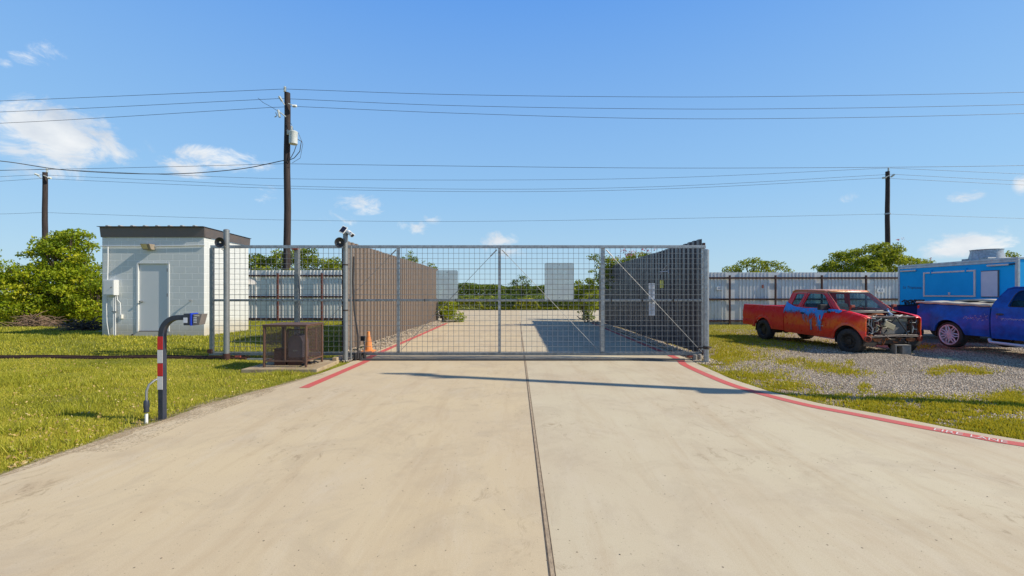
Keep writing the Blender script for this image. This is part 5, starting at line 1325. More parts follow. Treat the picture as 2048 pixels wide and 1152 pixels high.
def blue_truck():
    X0, fa = 13.2, 9.97     # near side plane, front axle distance
    t = thing('parked_pickup', 'dark metallic blue pickup with chrome wheels and folded cream bed cover', 'pickup truck', (X0 + .97, fa, -.03), R(-90))
    blue = MT['blue']; wb = 3.05; belt = 1.25
    def yw(x, z):
        b = .975 - .25 * max(z - .95, 0) ** 1.6 - .12 * max(.62 - z, 0)
        if x < -1.92: b = b - .05 + .085 * max(0, 1 - ((x + wb) / .62) ** 2) * ss(1.2, .8, z)   # swollen rear fender
        if .64 < z < .68: b -= .008
        return float(b)
    lip = lambda xc: (lambda x, z: yw(x, z) + .02 * max(0, 1 - abs(math.hypot(x - xc, z - .39) - .46) / .06))
    for sg in (-1, 1):
        xs = [-4.12 + 2.20 * k / 70 for k in range(71)]
        q = MB(); q.sidestrip(xs, arch(-wb, .39, .45, lambda x: .46 if x < -3.4 else .42), lambda x: 1.33 - .06 * ((x + 4.12) / 2.2) - (.05 * ((-4.03 - x) / .09) ** 2 if x < -4.03 else 0), lip(-wb), 16, .04, sg); q.build('bed_side', blue, t, smooth=True)
        xs = [-1.885 + 1.235 * k / 30 for k in range(31)]
        q = MB(); q.sidestrip(xs, lambda x: .40, lambda x: belt, yw, 14, .04, sg); dr = q.build('door', blue, t, smooth=True)
        q = MB(); q.lathe([(0, -.005), (.9, 0), (1, .008), (.8, .012), (0, .014)], (-1.66, sg * (yw(-1.6, 1.05) + .0), 1.075), (0, sg, 0), 24)
        q.v = [(-1.66 + (a + 1.66) * .10, b, 1.075 + (c - 1.075) * .032) for a, b, c in q.v]; q.build('handle', simple('dark green blue handle', (.02, .06, .09), .3), dr, smooth=True)
        xs = [-.642 + 1.44 * k / 50 for k in range(51)]
        q = MB(); q.sidestrip(xs, arch(0, .39, .46, lambda x: .40 if x < 0 else .46), lambda x: belt - .02 - .13 * max(0, (x + .64) / 1.44) ** 1.7, lambda x, z: lip(0)(x, z) - .16 * max(0, (x - .4) / .4) ** 2, 14, .03, sg); q.build('fender', blue, t, smooth=True)
        for xc in (-wb, 0):
            q = MB(); q.grid([R(a) for a in range(-10, 191, 10)], [0, 1], lambda a, v: (xc + math.cos(a) * .455, sg * (.92 - .42 * v), .39 + math.sin(a) * .455)); q.build('wheel_well', MT['dark'], t, solid=.01)
            wheel(t, xc, sg * .835, .385, .385, .26, sg, 'chrome')
        yf = lambda z: .935 - (z - belt) * .36
        outer = [(-1.90, belt - .01), (-.40, belt - .01), (-.98, 1.76), (-1.10, 1.80), (-1.50, 1.81), (-1.66, 1.76), (-1.82, 1.50), (-1.90, 1.34)]
        w_ = rounded([(-1.52, 1.285), (-.66, 1.285), (-1.02, 1.70), (-1.35, 1.72), (-1.44, 1.62)], .07)
        pillar_plate(t, outer, [w_], yf, sg, blue, 'cab_frame')
        q = MB(); q.plate(w_, [], lambda u, v: (u, sg * (yf(v) - .02), v), lambda u, v: (u, sg * (yf(v) - .025), v)); q.build('door_window', MT['glass_teal'], t)
        q = MB(); q.tube([Vector((u, sg * (yf(v) + .001), v)) for u, v in w_ + w_[:1]], .009, 5); q.build('window_seal', MT['black'], t)
        q = MB(); q.tube([(-1.95, sg * .93, .36), (-1.86, sg * 1.0, .29), (-.9, sg * 1.0, .27), (-.62, sg * .94, .34)], .042, 10); q.build('side_step', MT['chrome'], t, smooth=True)
        q = MB(); q.cbox((-.66, sg * 1.08, 1.33), .12, .2, .2); q.build('mirror', blue, t, bevel=.04)
        q = MB(); q.box(-4.135, -4.06, sg * .86 - .045, sg * .86 + .045, 1.02, 1.26); q.build('tail_light', MT['lensred'], t, bevel=.01)
        q = MB(); q.box(-1.92, -1.89, sg * .90 - .02, sg * .90 + .02, .5, 1.24); q.build('gap_shade', MT['black'], t)  # black strip put in for the shade of the open cab gap
    q = MB(); q.grid([k / 10 for k in range(11)], [-1 + k / 10 for k in range(21)], lambda u, v: (-.99 - .60 * u, v * .745, 1.80 + .03 * (1 - v ** 4) * math.sin(.6 + u * 2.2))); q.build('roof', blue, t, smooth=True, solid=.02)
    for sg in (-1, 1):
        q = MB(); q.tube([(-.98, sg * .745, 1.77), (-1.10, sg * .745, 1.802), (-1.50, sg * .745, 1.812), (-1.66, sg * .75, 1.765)], .022, 8); q.build('drip_rail', blue, t, smooth=True)
    q = MB(); q.grid([0, .33, .66, 1], [-1 + k / 6 for k in range(13)], lambda u, v: (-1.63 - .26 * math.sin(u * 1.57), v * (.755 + .17 * u), 1.79 - .54 * u)); q.build('cab_rear', blue, t, smooth=True, solid=.02)
    ws = lambda u, v: (-.38 - .58 * u + .16 * (1 - v * v) * (1 - .4 * u), v * (.90 - .16 * u), belt - .01 + .53 * u)
    q = MB(); q.grid([k / 8 for k in range(9)], [-1 + k / 10 for k in range(21)], ws); q.build('windscreen', MT['glass_ws'], t, smooth=True)
    q = MB(); q.grid([k / 12 for k in range(13)], [-1 + k / 10 for k in range(21)], lambda u, v: (-.36 + 1.14 * u + .10 * (1 - v * v), v * (.90 - .10 * u), belt - .03 + .04 * (1 - v * v) - .15 * u ** 2)); q.build('hood', blue, t, smooth=True, solid=.02)
    q = MB(); q.grid([0, .5, 1], [-1 + k / 10 for k in range(21)], lambda u, v: (.80 + .10 * (1 - v * v) + .03 * u, v * .84, 1.08 - .36 * u)); q.build('grille', MT['black'], t, smooth=True, solid=.03)
    q = MB(); q.grid([0, .5, 1], [-1 + k / 10 for k in range(21)], lambda u, v: (.86 + .14 * (1 - v * v), v * .92, .70 - .26 * u)); q.build('front_bumper', blue, t, smooth=True, solid=.05)
    for sg in (-1, 1):
        q = MB(); q.cbox((.80, sg * .66, .93), .10, .26, .22); q.build('headlight', MT['offwhite'], t, bevel=.03)
    q = MB(); q.box(-4.12, -4.08, -.86, .86, .60, 1.30); q.box(-1.95, -1.93, -.88, .88, .6, 1.26); q.build('tailgate', blue, t, bevel=.01)
    q = MB(); q.tube([(-4.20, -.9, .55), (-4.24, 0, .56), (-4.20, .9, .55)], .06, 10); q.build('rear_bumper', blue, t, smooth=True)
    # folded cover over the bed
    def cov(u, v): x = -4.13 + 2.22 * u; return (x, v * (.93), 1.335 - .06 * u + .045 + .02 * (1 - v * v) + .012 * math.sin(u * 25 + v * 3))
    q = MB(); q.grid([k / 16 for k in range(17)], [-1 + k / 6 for k in range(13)], cov); q.build('bed_cover', MT['cream'], t, smooth=True, solid=.02)
    for sg in (-1, 1):
        q = MB(); q.tube([(-4.13 + 2.22 * k / 14, sg * .925, 1.362 - .06 * k / 14 + .008 * math.sin(k * 1.9)) for k in range(15)], .034, 8); q.build('cover_roll', MT['cream'], t, smooth=True)
    q = MB(); q.grid([0, .3, .6, 1], [0, .5, 1], lambda u, v: (-3.55 + 1.25 * u, .1 + .7 * v - .35, 1.41 - .03 * u + .05 * math.sin(u * 3.1) + .01 * v)); q.build('folded_cover', MT['cream'], t, smooth=True, solid=.05)
    q = MB(); q.box(-1.88, -.6, -.92, .92, .42, .5); q.box(-3.9, .7, -.5, .5, .40, .5); q.tube([(-wb, -.75, .385), (-wb, .75, .385)], .06, 8); q.tube([(0, -.75, .385), (0, .75, .385)], .05, 8); q.build('chassis', MT['dark'], t)
    q = MB(); q.box(-1.40, -1.36, -.8, .8, .5, 1.2) if False else None
    for y in (-.42, .42):
        q = MB(); q.prism(rounded([(-1.45, .60), (-.98, .60), (-.95, .80), (-1.3, .84), (-1.42, 1.34), (-1.50, 1.46), (-1.60, 1.44), (-1.62, .8)], .05), y - .30, y + .30, 'y'); q.build('seat', MT['seat'], t, bevel=.03)
    q = MB(); q.prism([(-.45, .9), (-.72, 1.0), (-.76, 1.18), (-.66, 1.24), (-.42, 1.24)], -.88, .88, 'y'); q.build('dashboard', MT['seat'], t, bevel=.02)
    # torn splash decals along the near side
    r4 = random.Random(9)
    q = MB(); q2 = MB()
    def flake(q_, x, z, a, b):
        n_ = 6; k0 = len(q_.v)
        for k in range(n_):
            th = 2 * math.pi * k / n_; xx = x + a * math.cos(th) * r4.uniform(.5, 1); zz = z + b * math.sin(th) * r4.uniform(.5, 1); q_.v.append((xx, -(yw(xx, zz) + .003), zz))
        q_.f.append(tuple(range(k0, k0 + n_)))
    for k in range(60):
        x = -2.62 + .62 * (k / 60); z = .93 + .04 * math.sin(k * .5) + r4.uniform(-.05, .05) + (.12 if k > 48 else 0) * r4.random()
        flake(q if r4.random() > .35 else q2, x, z, r4.uniform(.008, .035), r4.uniform(.003, .012))
    for k in range(60):
        x = -1.62 + .62 * (k / 60); z = .945 + r4.uniform(-.022, .03)
        flake(q, x, z, r4.uniform(.006, .03), r4.uniform(.003, .010))
    for k in range(8): flake(q2, -1.73 + r4.uniform(-.03, .03), 1.0 + r4.uniform(-.05, .05), .012, .012)
    q.build('splash_decal', simple('silver decal', (.42, .46, .62), .4), t, recalc=False); q2.build('pink_decal', simple('pink decal', (.42, .16, .34), .4), t, recalc=False)
blue_truck()

def food_trailer():
    X0, Y0, Y1, ZT = 15.8, 13.42, 17.62, 2.72
    t = thing('food_trailer', 'bright blue food trailer with shut serving hatch and roof fan', 'food trailer', (X0, Y0, 0))
    L_ = Y1 - Y0; Wd = 2.2; zb_ = .45
    def Yof(px): return X0 * F / (px - CX) - Y0
    def zat(py, px): return EYE - (py - HY) * (X0 * F / (px - CX)) / F
    q = MB(); q.box(0, Wd, 0, L_, zb_, ZT - .02); q.build('body', MT['trailer'], t, bevel=.01)
    al = simple('trailer trim', (.48, .55, .60), .35, .5)
    q = MB(); q.box(-.02, Wd + .02, -.02, L_ + .02, ZT - .018, ZT + .05); q.box(-.018, .0, .07, L_ - .07, ZT - .10, ZT - .02); q.build('roof_edge', al, t, bevel=.006)
    for y in (0, L_):
        q = MB(); q.box(-.016, .05, y - .02 if y == 0 else y - .06, y + .07 if y == 0 else y + .016, zb_, ZT - .02); q.build('corner_trim', al, t, bevel=.006)
    q = MB(); q.box(Wd - .05, Wd + .016, -.02, .07, zb_, ZT - .02); q.build('corner_trim', al, t, bevel=.006)
    ya, yb = Yof(1952), Yof(1848); za, zz = 1.50, zat(545, 1848)
    # serving hatch: frame, door, two struts, latch
    q = MB(); q.box(-.035, -.001, ya, yb, za, za + .05); q.box(-.035, -.001, ya, yb, zz - .05, zz); q.box(-.035, -.001, ya, ya + .05, za + .051, zz - .051); q.box(-.035, -.001, yb - .05, yb, za + .051, zz - .051); fr_ = q.build('hatch_frame', MT['offwhite'], t)
    q = MB(); q.box(-.02, -.001, ya + .055, yb - .055, za + .055, zz - .055); hd_ = q.build('serving_hatch', MT['trailer'], t, bevel=.004)
    q = MB(); q.box(-.05, -.021, (ya + yb) / 2 - .09, (ya + yb) / 2 - .03, za + .07, za + .16); q.build('latch', MT['offwhite'], hd_, bevel=.006)
    for px in (1863, 1933):
        q = MB(); y = Yof(px); q.box(-.05, -.0005, y - .03, y + .03, zz - .08, zz + .08); q.build('hinge', MT['trailer'], t, bevel=.01)
    ya, yb = Yof(1999), Yof(1963.5); 
    q = MB(); q.box(-.03, -.001, ya, yb, 1.49, 2.385); q.build('window_frame', simple('grey window frame', (.10, .12, .14), .4), t, bevel=.004)
    q = MB(); q.box(-.036, -.031, ya + .03, yb - .01, 1.515, 2.36); q.build('window_shade', MT['greyshade'], t)
    for (pa, pb, py) in ((1804, 1834, 541.5), (1978, 2020, 530)):
        q = MB(); y0, y1 = Yof(pb), Yof(pa); z_ = zat(py, (pa + pb) / 2); q.tube([(-.06, y0, z_), (-.06, y1, z_)], .03, 8)
        for yy in (y0 + .06, y1 - .06): q.tube([(-.06, yy, z_), (0, yy, z_)], .018, 6)
        q.build('light_bar', MT['offwhite'], t, smooth=True)
    q = MB(); q.tube([(-.03, Yof(2031), zat(527.5, 2031)), (-.03, Yof(2021), zat(528.5, 2021))], .025, 6); q.build('light_mount', MT['navy'], t)
    text_obj('lettering', 'La Tropicana', .155, MT['textblue'], Matrix.Translation((-.004, (Yof(1840) + Yof(1808)) / 2, zat(575, 1824))) @ Matrix.Rotation(R(-90), 4, 'Z') @ Matrix.Rotation(R(90), 4, 'X') @ Matrix.Rotation(R(-2.5), 4, 'Z'), t, shear=.3, depth=.001)
    # roof fan
    fx, fy = .62, 16.75 * 0 + (16.42 * F / (1973 - CX)) - Y0
    q = MB(); q.cbox((fx, fy, ZT + .08), .86, .86, .10); q.build('fan_curb', MT['galv'], t, bevel=.01)
    q = MB(); q.lathe([(.47, .06), (.46, .10), (.41, .30), (.40, .40), (.42, .41), (.42, .43), (.36, .43), (.34, .38), (0, .36)], (fx, fy, ZT), (0, 0, 1), 30); q.build('fan_hood', MT['galv'], t, smooth=True)
    # wheels, hitch, steps
    for y in (L_ * .42, L_ * .62):
        for x in (.12, Wd - .12):
            e = wheel(t, x, y, .33, .33, .2, -1, 'steel'); e.rotation_euler = (0, 0, R(-90) if x < 1 else R(90))
    q = MB(); q.box(.1, Wd - .1, .0, L_, .36, .449); q.tube([(.5, .1, .42), (Wd / 2, -1.1, .45)], .05, 6); q.tube([(Wd - .5, .1, .42), (Wd / 2, -1.1, .45)], .05, 6); q.tube([(Wd / 2, -1.0, .5), (Wd / 2, -1.0, .02)], .03, 6); q.build('chassis', MT['dark'], t)
    q = MB(); q.box(-.10, .0, L_ * .42 - .42, L_ * .62 + .42, .70, .73); q.build('wheel_guard', al, t)
    # second blue trailer piece beyond the corner
    t2 = thing('cargo_trailer', 'sliver of another blue trailer beyond the food trailer corner', 'trailer', (18.6, 13.9, 0))
    q = MB(); q.box(0, 2.0, 0, 4, .45, 2.5); q.build('body', MT['trailer'], t2, bevel=.02)
    for y in (1.6, 2.4):
        e = wheel(t2, .1, y, .33, .33, .2, -1, 'steel'); e.rotation_euler = (0, 0, R(-90))
    # dark blue bin and black gear behind the red truck's nose
    p0 = P(1786, 608, 16.2); p1 = P(1847, 608, 16.2)
    t3 = thing('blue_bin', 'dark blue low bin trailer between the red truck and the food trailer', 'bin', (p0.x, 15.9, -.05))
    w_ = p1.x - p0.x - .02
    q = MB(); q.plate([(0.0, .42), (w_ - .22, .42), (w_, 1.22), (-.1, 1.22)], [], lambda u, v: (u, 0, v), lambda u, v: (u, .9, v)); q.build('tub', simple('dark blue tub', (.008, .012, .10), .45), t3, bevel=.02)
    q = MB(); q.tube([(-.1, -.01, 1.23), (w_ + .02, -.01, 1.25)], .022, 6); q.build('rim', MT['black'], t3)
    for x in (.25, w_ - .4):
        q = MB(); q.lathe([(0, -.05), (.2, -.05), (.2, .05), (0, .05)], (x, .1, .22), (0, 1, 0), 20); q.build('wheel', MT['rubber'], t3)
    q = MB(); q.box(.1, w_ - .3, .3, .5, .2, .44); q.build('axle', MT['dark'], t3)
    q = MB(); r_ = random.Random(2); rnd_clutter(r_, q, 30, w_ * .45, w_ + .05, 0.05, .5, 1.26, 1.42, .012, .03, .3); q.v = [(a + p0.x, b + 15.9, c - .05) for a, b, c in q.v]
    tag(q.build('black_gear', MT['black'], smooth=True), 'heap of black gear lying on the dark blue bin', 'gear')
food_trailer()

# ------------------------------------------------------------------ vegetation
def leaf_mesh(name, pts, size, mat_, parent=None, tint=None, up=.25, elong=1.9):
    """pts (N,3): one small folded leaf at each point"""
    n = len(pts); size = np.broadcast_to(size, (n,)) * rng.uniform(.7, 1.3, n)
    d = rng.normal(size=(n, 3)); d[:, 2] += up; d /= np.linalg.norm(d, axis=1)[:, None]
    r_ = rng.normal(size=(n, 3)); s_ = np.cross(d, r_); s_ /= np.linalg.norm(s_, axis=1)[:, None]
    nn = np.cross(d, s_)
    L_ = size[:, None]; Wd = (size / elong)[:, None]
    v = np.stack([pts - d * L_ * .5, pts + s_ * Wd * .5 + nn * Wd * .18, pts + d * L_ * .5, pts - s_ * Wd * .5 + nn * Wd * .18], 1).reshape(-1, 3)
    me = bpy.data.meshes.new(name)
    me.vertices.add(4 * n); me.vertices.foreach_set('co', v.astype(np.float32).ravel())
    a = np.arange(n) * 4
    f = np.stack([a, a + 1, a + 2, a, a + 2, a + 3], 1).reshape(-1)
    me.loops.add(6 * n); me.loops.foreach_set('vertex_index', f.astype(np.int32))
    me.polygons.add(2 * n); me.polygons.foreach_set('loop_start', (np.arange(2 * n) * 3).astype(np.int32))
    try: me.polygons.foreach_set('loop_total', np.full(2 * n, 3, np.int32))
    except Exception: pass
    t_ = np.repeat(np.clip(tint if tint is not None else rng.normal(.5, .22, n), 0, 1), 4)
    at = me.attributes.new('tint', 'FLOAT', 'POINT'); at.data.foreach_set('value', t_.astype(np.float32))
    me.update(calc_edges=True); me.materials.append(mat_)
    o = bpy.data.objects.new(name, me); C.objects.link(o)
    if parent: o.parent = parent
    return o

def clumps(centers, radii, per, squash=.62):
    """leaf points in shells round clump centres; returns points and a per clump tint"""
    P_, T_ = [], []
    for c, r_ in zip(centers, radii):
        n = max(int(per * (r_ ** 2)), 6)
        d = rng.normal(size=(n, 3)); d /= np.linalg.norm(d, axis=1)[:, None]
        rr = r_ * rng.uniform(.25, 1.0, n) ** .55
        p = np.array(c) + d * rr[:, None] * np.array([1, 1, squash])
        P_.append(p); T_.append(np.clip(rng.normal(rng.normal(.48, .17), .16, n), 0, 1))
    return np.concatenate(P_), np.concatenate(T_)

def tree(name, label, cat, base, crown, nclump, rcl, per, leaf, mat_, trunk_r=.1, group=None, flowers=None, nstem=1, keep=None):
    """base point, crown = list of (cx,cy,cz, rx,ry,rz) ellipsoids relative to the base"""
    t = thing(name, label, cat, tuple(base), 0, group)
    cs = []
    w = np.array([e[3] * e[5] for e in crown]); w = w / w.sum()
    for e, ww in zip(crown, w):
        k = max(int(nclump * ww), 2)
        d = rng.normal(size=(k, 3)); d /= np.linalg.norm(d, axis=1)[:, None]
        rr = rng.uniform(.15, 1, k) ** .45
        cs.append(np.array(e[:3]) + d * rr[:, None] * np.array(e[3:]))
    cs = np.concatenate(cs)
    if keep is not None: cs = cs[keep(cs)]
    rad = rcl * rng.uniform(.6, 1.3, len(cs))
    p, tn = clumps(cs, rad, per)
    if keep is not None: m_ = p[:, 2] > 0.02; p, tn = p[m_], tn[m_]
    leaf_mesh('crown', p, leaf, mat_, t, tn)
    q = MB()
    cen = Vector(np.mean(cs, 0)); 
    for s_ in range(nstem):
        o = Vector((random.uniform(-.3, .3), random.uniform(-.2, .2), 0)) * (nstem > 1)
        q.tube([o + Vector((0, 0, -.1)), o + Vector((.05, .02, cen.z * .3)), o * 2 + Vector((cen.x * .5, cen.y * .5, cen.z * .65)), o * 2.5 + cen], [trunk_r, trunk_r * .8, trunk_r * .6, trunk_r * .35], 8)
    for k in range(min(len(cs), 34)):
        c_ = Vector(cs[int(len(cs) * k / min(len(cs), 34))]); a_ = Vector((cen.x * .5, cen.y * .5, min(cen.z * .55, c_.z * .7)))
        q.tube([a_, (a_ + c_) / 2 + Vector((0, 0, -.05 * cen.z)), c_], [trunk_r * .4, trunk_r * .25, trunk_r * .1], 5)
    q.build('trunk', MT['bark'], t, smooth=True)
    if flowers:
        fc = np.array([e[:3] for e in flowers]); fr = np.array([e[3] for e in flowers])
        fp, ft = clumps(fc, fr, flowers[0][4]); leaf_mesh('blossoms', fp, .075, MT['pink'], t, ft, elong=1.2)
    return t

# dense hedge mass left of the shed: overlapping big shrubs
def shrub(label, px, pytop, Y, halfw, per=620, leaf=.12, mat_=None, depth=1.3, n=60, grp='big bushes left of the shed', extra=None):
    x = (px - CX) * Y / F; g = float(H(x, Y)); zt_ = P(0, pytop, Y).z - g
    cr = [(0, 0, zt_ * .45, halfw, depth, zt_ * .50)] + (extra or [])
    return tree('bush', label, 'bush', (x, Y, g), cr, n, .36, per, leaf, mat_ or MT['leaf'], .07, grp, nstem=3)
YH = 18.6
def hz(py, Y=YH): return P(0, py, Y).z - .2
shrub('bush at the left edge of the photo with a loose top', 12, 518, YH, 2.1, n=88)
shrub('bush with a dry brown heap at its foot', 75, 512, YH - .3, 1.9, n=88)
shrub('yellowish green bush below the upright tree', 132, 520, YH, 1.9, n=88)
shrub('bush crowding the left wall of the shed', 186, 520, YH + .3, 1.7, n=84)
shrub('dark back bush filling the gap next to the shed wall', 205, 535, YH + 1.4, 1.5, n=54, mat_=MT['leaf2'])
shrub('bush standing just past the left edge of the photo', -80, 515, YH, 2.1, n=80)
shrub('far bush well past the left edge of the photo', -190, 510, YH, 2.3, n=80)
xT = (125 - CX) * (YH + .3) / F
tree('tree', 'upright bright green tree standing out above the bushes left of the shed', 'tree', (xT, YH + .3, .18),
     [(.1, 0, hz(515), 1.45, .9, 1.0), (.0, 0, hz(495), 1.0, .7, .7), (.55, 0, hz(470), .62, .5, .38), (-.85, 0, hz(490), .55, .5, .45)], 120, .32, 560, .125, MT['leaf'], .12)
xT = (-62 - CX) * YH / F
tree('tree', 'tree just cut by the left edge with a few leaves showing', 'tree', (xT, YH, .1), [(0, 0, hz(480), .75, .8, 1.3), (-.6, 0, hz(440), 1.0, .8, 1.0)], 60, .3, 450, .12, MT['leaf2'], .12)
# bare twigs beside the shed
q = MB(); r_ = random.Random(4)
for k in range(6):
    a_ = Vector(((176 - CX) * 19.8 / F + r_.uniform(-.4, .4), 19.8 + r_.uniform(-.3, .3), 1.2)); d_ = Vector((r_.uniform(-.4, .5), r_.uniform(-.2, .2), 1)).normalized()
    l_ = r_.uniform(1.2, 1.9); q.tube([a_, a_ + d_ * l_ * .6, a_ + d_ * l_ + Vector((r_.uniform(-.3, .3), 0, 0))], [.010, .007, .003], 4)
    b_ = a_ + d_ * l_ * .6; q.tube([b_, b_ + Vector((r_.uniform(-.5, .5), 0, .5))], [.008, .003], 4)
tag(q.build('bare_branches', MT['twig']), 'leafless grey twigs poking up between the bushes and shed', 'dead branches')
def brush(name, cx_, cy_, w_, d_, h_, n, label, mat_, rad=.012):
    q = MB(); r_ = random.Random(int(abs(cx_) * 10)); g = float(H(cx_, cy_))
    for k in range(n):
        u = r_.gauss(0, .38); v = r_.gauss(0, .38); z = g + h_ * max(0, 1 - abs(u)) * r_.uniform(.05, 1)
        p = Vector((cx_ + u * w_, cy_ + v * d_, z)); a = r_.uniform(0, 6.28); l_ = r_.uniform(.25, .8)
        e = p + Vector((math.cos(a) * l_, math.sin(a) * l_ * .6, r_.uniform(-.25, .35) * l_)); e.z = max(e.z, g + .02)
        q.tube([p, (p + e) / 2 + Vector((0, 0, r_.uniform(-.05, .12))), e], [rad * r_.uniform(.5, 1.4), rad * .8, rad * .3], 4)
    return tag(q.build(name, mat_), label, 'brush pile')
brush('brush_pile', (72 - CX) * 17.0 / F, 17.0, .95, .3, .50, 200, 'heap of dry brown cut branches at the foot of the bushes', MT['twig'])
brush('brush_pile', (135 - CX) * 15.2 / F, 15.2, .6, .25, .3, 60, 'small scatter of dry sticks on the grass left of the shed', MT['twig'], .009)
brush('debris_pile', (178 - CX) * 15.0 / F, 15.0, .75, .3, .32, 90, 'low dark heap of dead branches against the shed corner', MT['dark'], .02)
q = MB()
for a, b in (((150, 669), (203, 662)), ((158, 672), (190, 668)), ((150, 664), (175, 668))):
    pa, pb = P(a[0], a[1], 14.6), P(b[0], b[1], 14.6); q.tube([pa, pb], .022, 6)
tag(q.build('pipe_offcuts', MT['galv_dull'], smooth=True), 'grey pipe offcuts lying on the dark heap by the shed', 'pipes')

# trees behind the fences
def far_tree(label, px, Y, ells, nc, rc, per, leaf, grp='trees behind the sheet fences', mat_=None, flowers=None, cat='tree', name='tree', tr=.1):
    x = (px - CX) * Y / F
    E = [((a - px) * Y / F, 0, P(0, b, Y).z, c * Y / F, c * Y / F * .7, d * Y / F) for a, b, c, d in ells]
    Fl = [((a - px) * Y / F, random.uniform(-.4, .1) - .5, P(0, b, Y).z, c * Y / F, fl_n) for a, b, c, fl_n in flowers] if flowers else None
    return tree(name, label, cat, (x, Y, 0), E, int(nc * 1.7), rc * .82, per * 1.9, leaf, mat_ or MT['leaf2'], tr, grp, Fl)
far_tree('rounded tree behind the fence straight below the transformer pole', 590, 27, [(560, 520, 58, 14), (600, 512, 34, 17), (530, 530, 34, 18), (640, 530, 36, 12), (565, 550, 90, 20)], 120, .42, 220, .15)
far_tree('smaller tree behind the fence next to the middle gate post', 672, 27.5, [(672, 527, 20, 12), (680, 540, 28, 14), (650, 545, 26, 14)], 40, .36, 220, .15)
far_tree('small treetop peeking over the brown fence near the first gate upright', 820, 27, [(818, 514, 13, 10), (830, 528, 20, 12), (812, 535, 24, 20)], 34, .26, 260, .12)
far_tree('tiny treetop over the far end of the brown fence', 864, 28, [(865, 532, 10, 7), (862, 545, 14, 16)], 18, .24, 260, .12)
far_tree('pink flowering tree over the shaded ribbed fence', 1255, 21.5, [(1235, 525, 36, 14), (1270, 520, 36, 13), (1215, 540, 24, 20), (1240, 555, 50, 24), (1196, 516, 16, 5), (1295, 516, 22, 9)], 100, .27, 300, .115, None, None,
         [(1238, 505, 7, 400), (1256, 509, 10, 400), (1248, 513, 7, 400), (1283, 502, 8, 400), (1292, 504, 7, 400), (1302, 502, 5, 400), (1222, 521, 6, 400), (1231, 516, 6, 400), (1262, 504, 5, 400), (1274, 508, 5, 400)])
far_tree('flat topped tree over the sheet fence right of the gate', 1508, 26, [(1500, 530, 30, 14), (1465, 539, 26, 7), (1540, 533, 26, 11), (1572, 540, 14, 5), (1505, 552, 60, 12)], 84, .28, 260, .12)
far_tree('broad leafy tree behind the fence above the red truck', 1745, 25.5, [(1740, 512, 56, 20), (1700, 528, 56, 16), (1770, 505, 30, 20), (1660, 537, 26, 9), (1790, 530, 50, 18), (1685, 507, 22, 8), (1740, 545, 100, 12)], 230, .34, 300, .125,
         None, None, [(1776, 482, 4, 400), (1789, 480, 4, 400)])
far_tree('smaller pink tinged tree between the broad tree and blue trailer', 1838, 27, [(1832, 528, 30, 12), (1850, 530, 24, 8), (1820, 545, 44, 14)], 50, .3, 260, .125, None, None, [(1840, 520, 6, 300), (1834, 526, 6, 300)])
far_tree('treetop showing over the blue trailer roof beside the fan', 2025, 27, [(2020, 512, 22, 9), (2044, 520, 16, 8), (2020, 535, 40, 20)], 40, .3, 260, .13)
# plants at the ends of the passage fences
def gplant(name, label, x, y, ells, nc, rc, per, leaf, mat_, cat='shrub'):
    return tree(name, label, cat, (x, y, 0), ells, nc, rc, per, leaf, mat_, .05, None, nstem=2, keep=lambda c: c[:, 2] > .05)
gplant('vine', 'leafy vine climbing the far end of the sunny brown fence', -4.05, 24.3, [(0, 0, .7, .55, .5, .75), (.45, 0, .25, .9, .5, .35), (-.1, 0, 1.3, .35, .3, .3)], 70, .24, 800, .11, MT['leaf'], 'vine')
gplant('shrub', 'tall spiky leafed shrub at the far end of the shaded fence', 4.35, 26.5, [(0, 0, 1.3, .95, .7, 1.2), (.45, 0, 2.4, .55, .5, .7), (-.5, 0, 1.9, .5, .4, .5), (-.8, 0, 1.2, .5, .4, .5)], 110, .25, 700, .12, MT['leaf2'])
gplant('shrub', 'small dark shrub at the foot of the shaded fence end', 4.0, 23.9, [(0, 0, .35, .28, .3, .3), (-.15, 0, .6, .16, .2, .2)], 14, .16, 500, .09, MT['leaf2'])
# weeds band beyond the yard, sapling, far wood
def mass(name, label, x0, x1, y0, y1, hf, n, leaf, mat_, kind='stuff'):
    x = rng.uniform(x0, x1, n); y = rng.uniform(y0, y1, n); h = hf(x, y)
    # clumpy surface: most leaves sit near the top skin
    z = h * rng.uniform(0, 1, n) ** .45
    tint = np.clip(.5 + .28 * np.sin(x * 1.3 + 2 * np.sin(y * .8)) * np.cos(x * .37) + rng.normal(0, .17, n), 0, 1)
    o = leaf_mesh(name, np.stack([x, y, z], 1), leaf, mat_, None, tint)
    tag(o, label, 'vegetation', None, kind)
    return o
hump = lambda x, a, b, c: np.abs(np.sin(x * a) * .5 + np.sin(x * b + 1) * .3 + np.sin(x * c + 2) * .2)
mass('undergrowth', 'low band of dark and yellow green weeds along the far edge of the yard', -24, 26, 43.0, 45.5, lambda x, y: 1.05 + .35 * hump(x, .9, 2.3, 5.1) + .1 * (y - 43), 46000, .17, MT['leaff'])
mass('undergrowth', 'yellow flowering weeds in the band beyond the yard', -8.5, 10, 42.8, 43.4, lambda x, y: .95 * np.clip(np.sin(x * 1.1 + .6) * 1.6, 0, 1) + .2, 9000, .15, MT['leafy'])
mass('field_grass', 'bright yellow green field strip behind the weeds', -60, 60, 60, 85, lambda x, y: 1.0 + .15 * hump(x, .5, 1.7, 3.1), 30000, .42, MT['leafy'])
mass('field_grass', 'darker scrub in the field right of the middle upright', -2.5, 30, 47, 60, lambda x, y: 1.25 + .75 * hump(x, .33, .9, 2.1), 42000, .26, MT['leaff'])
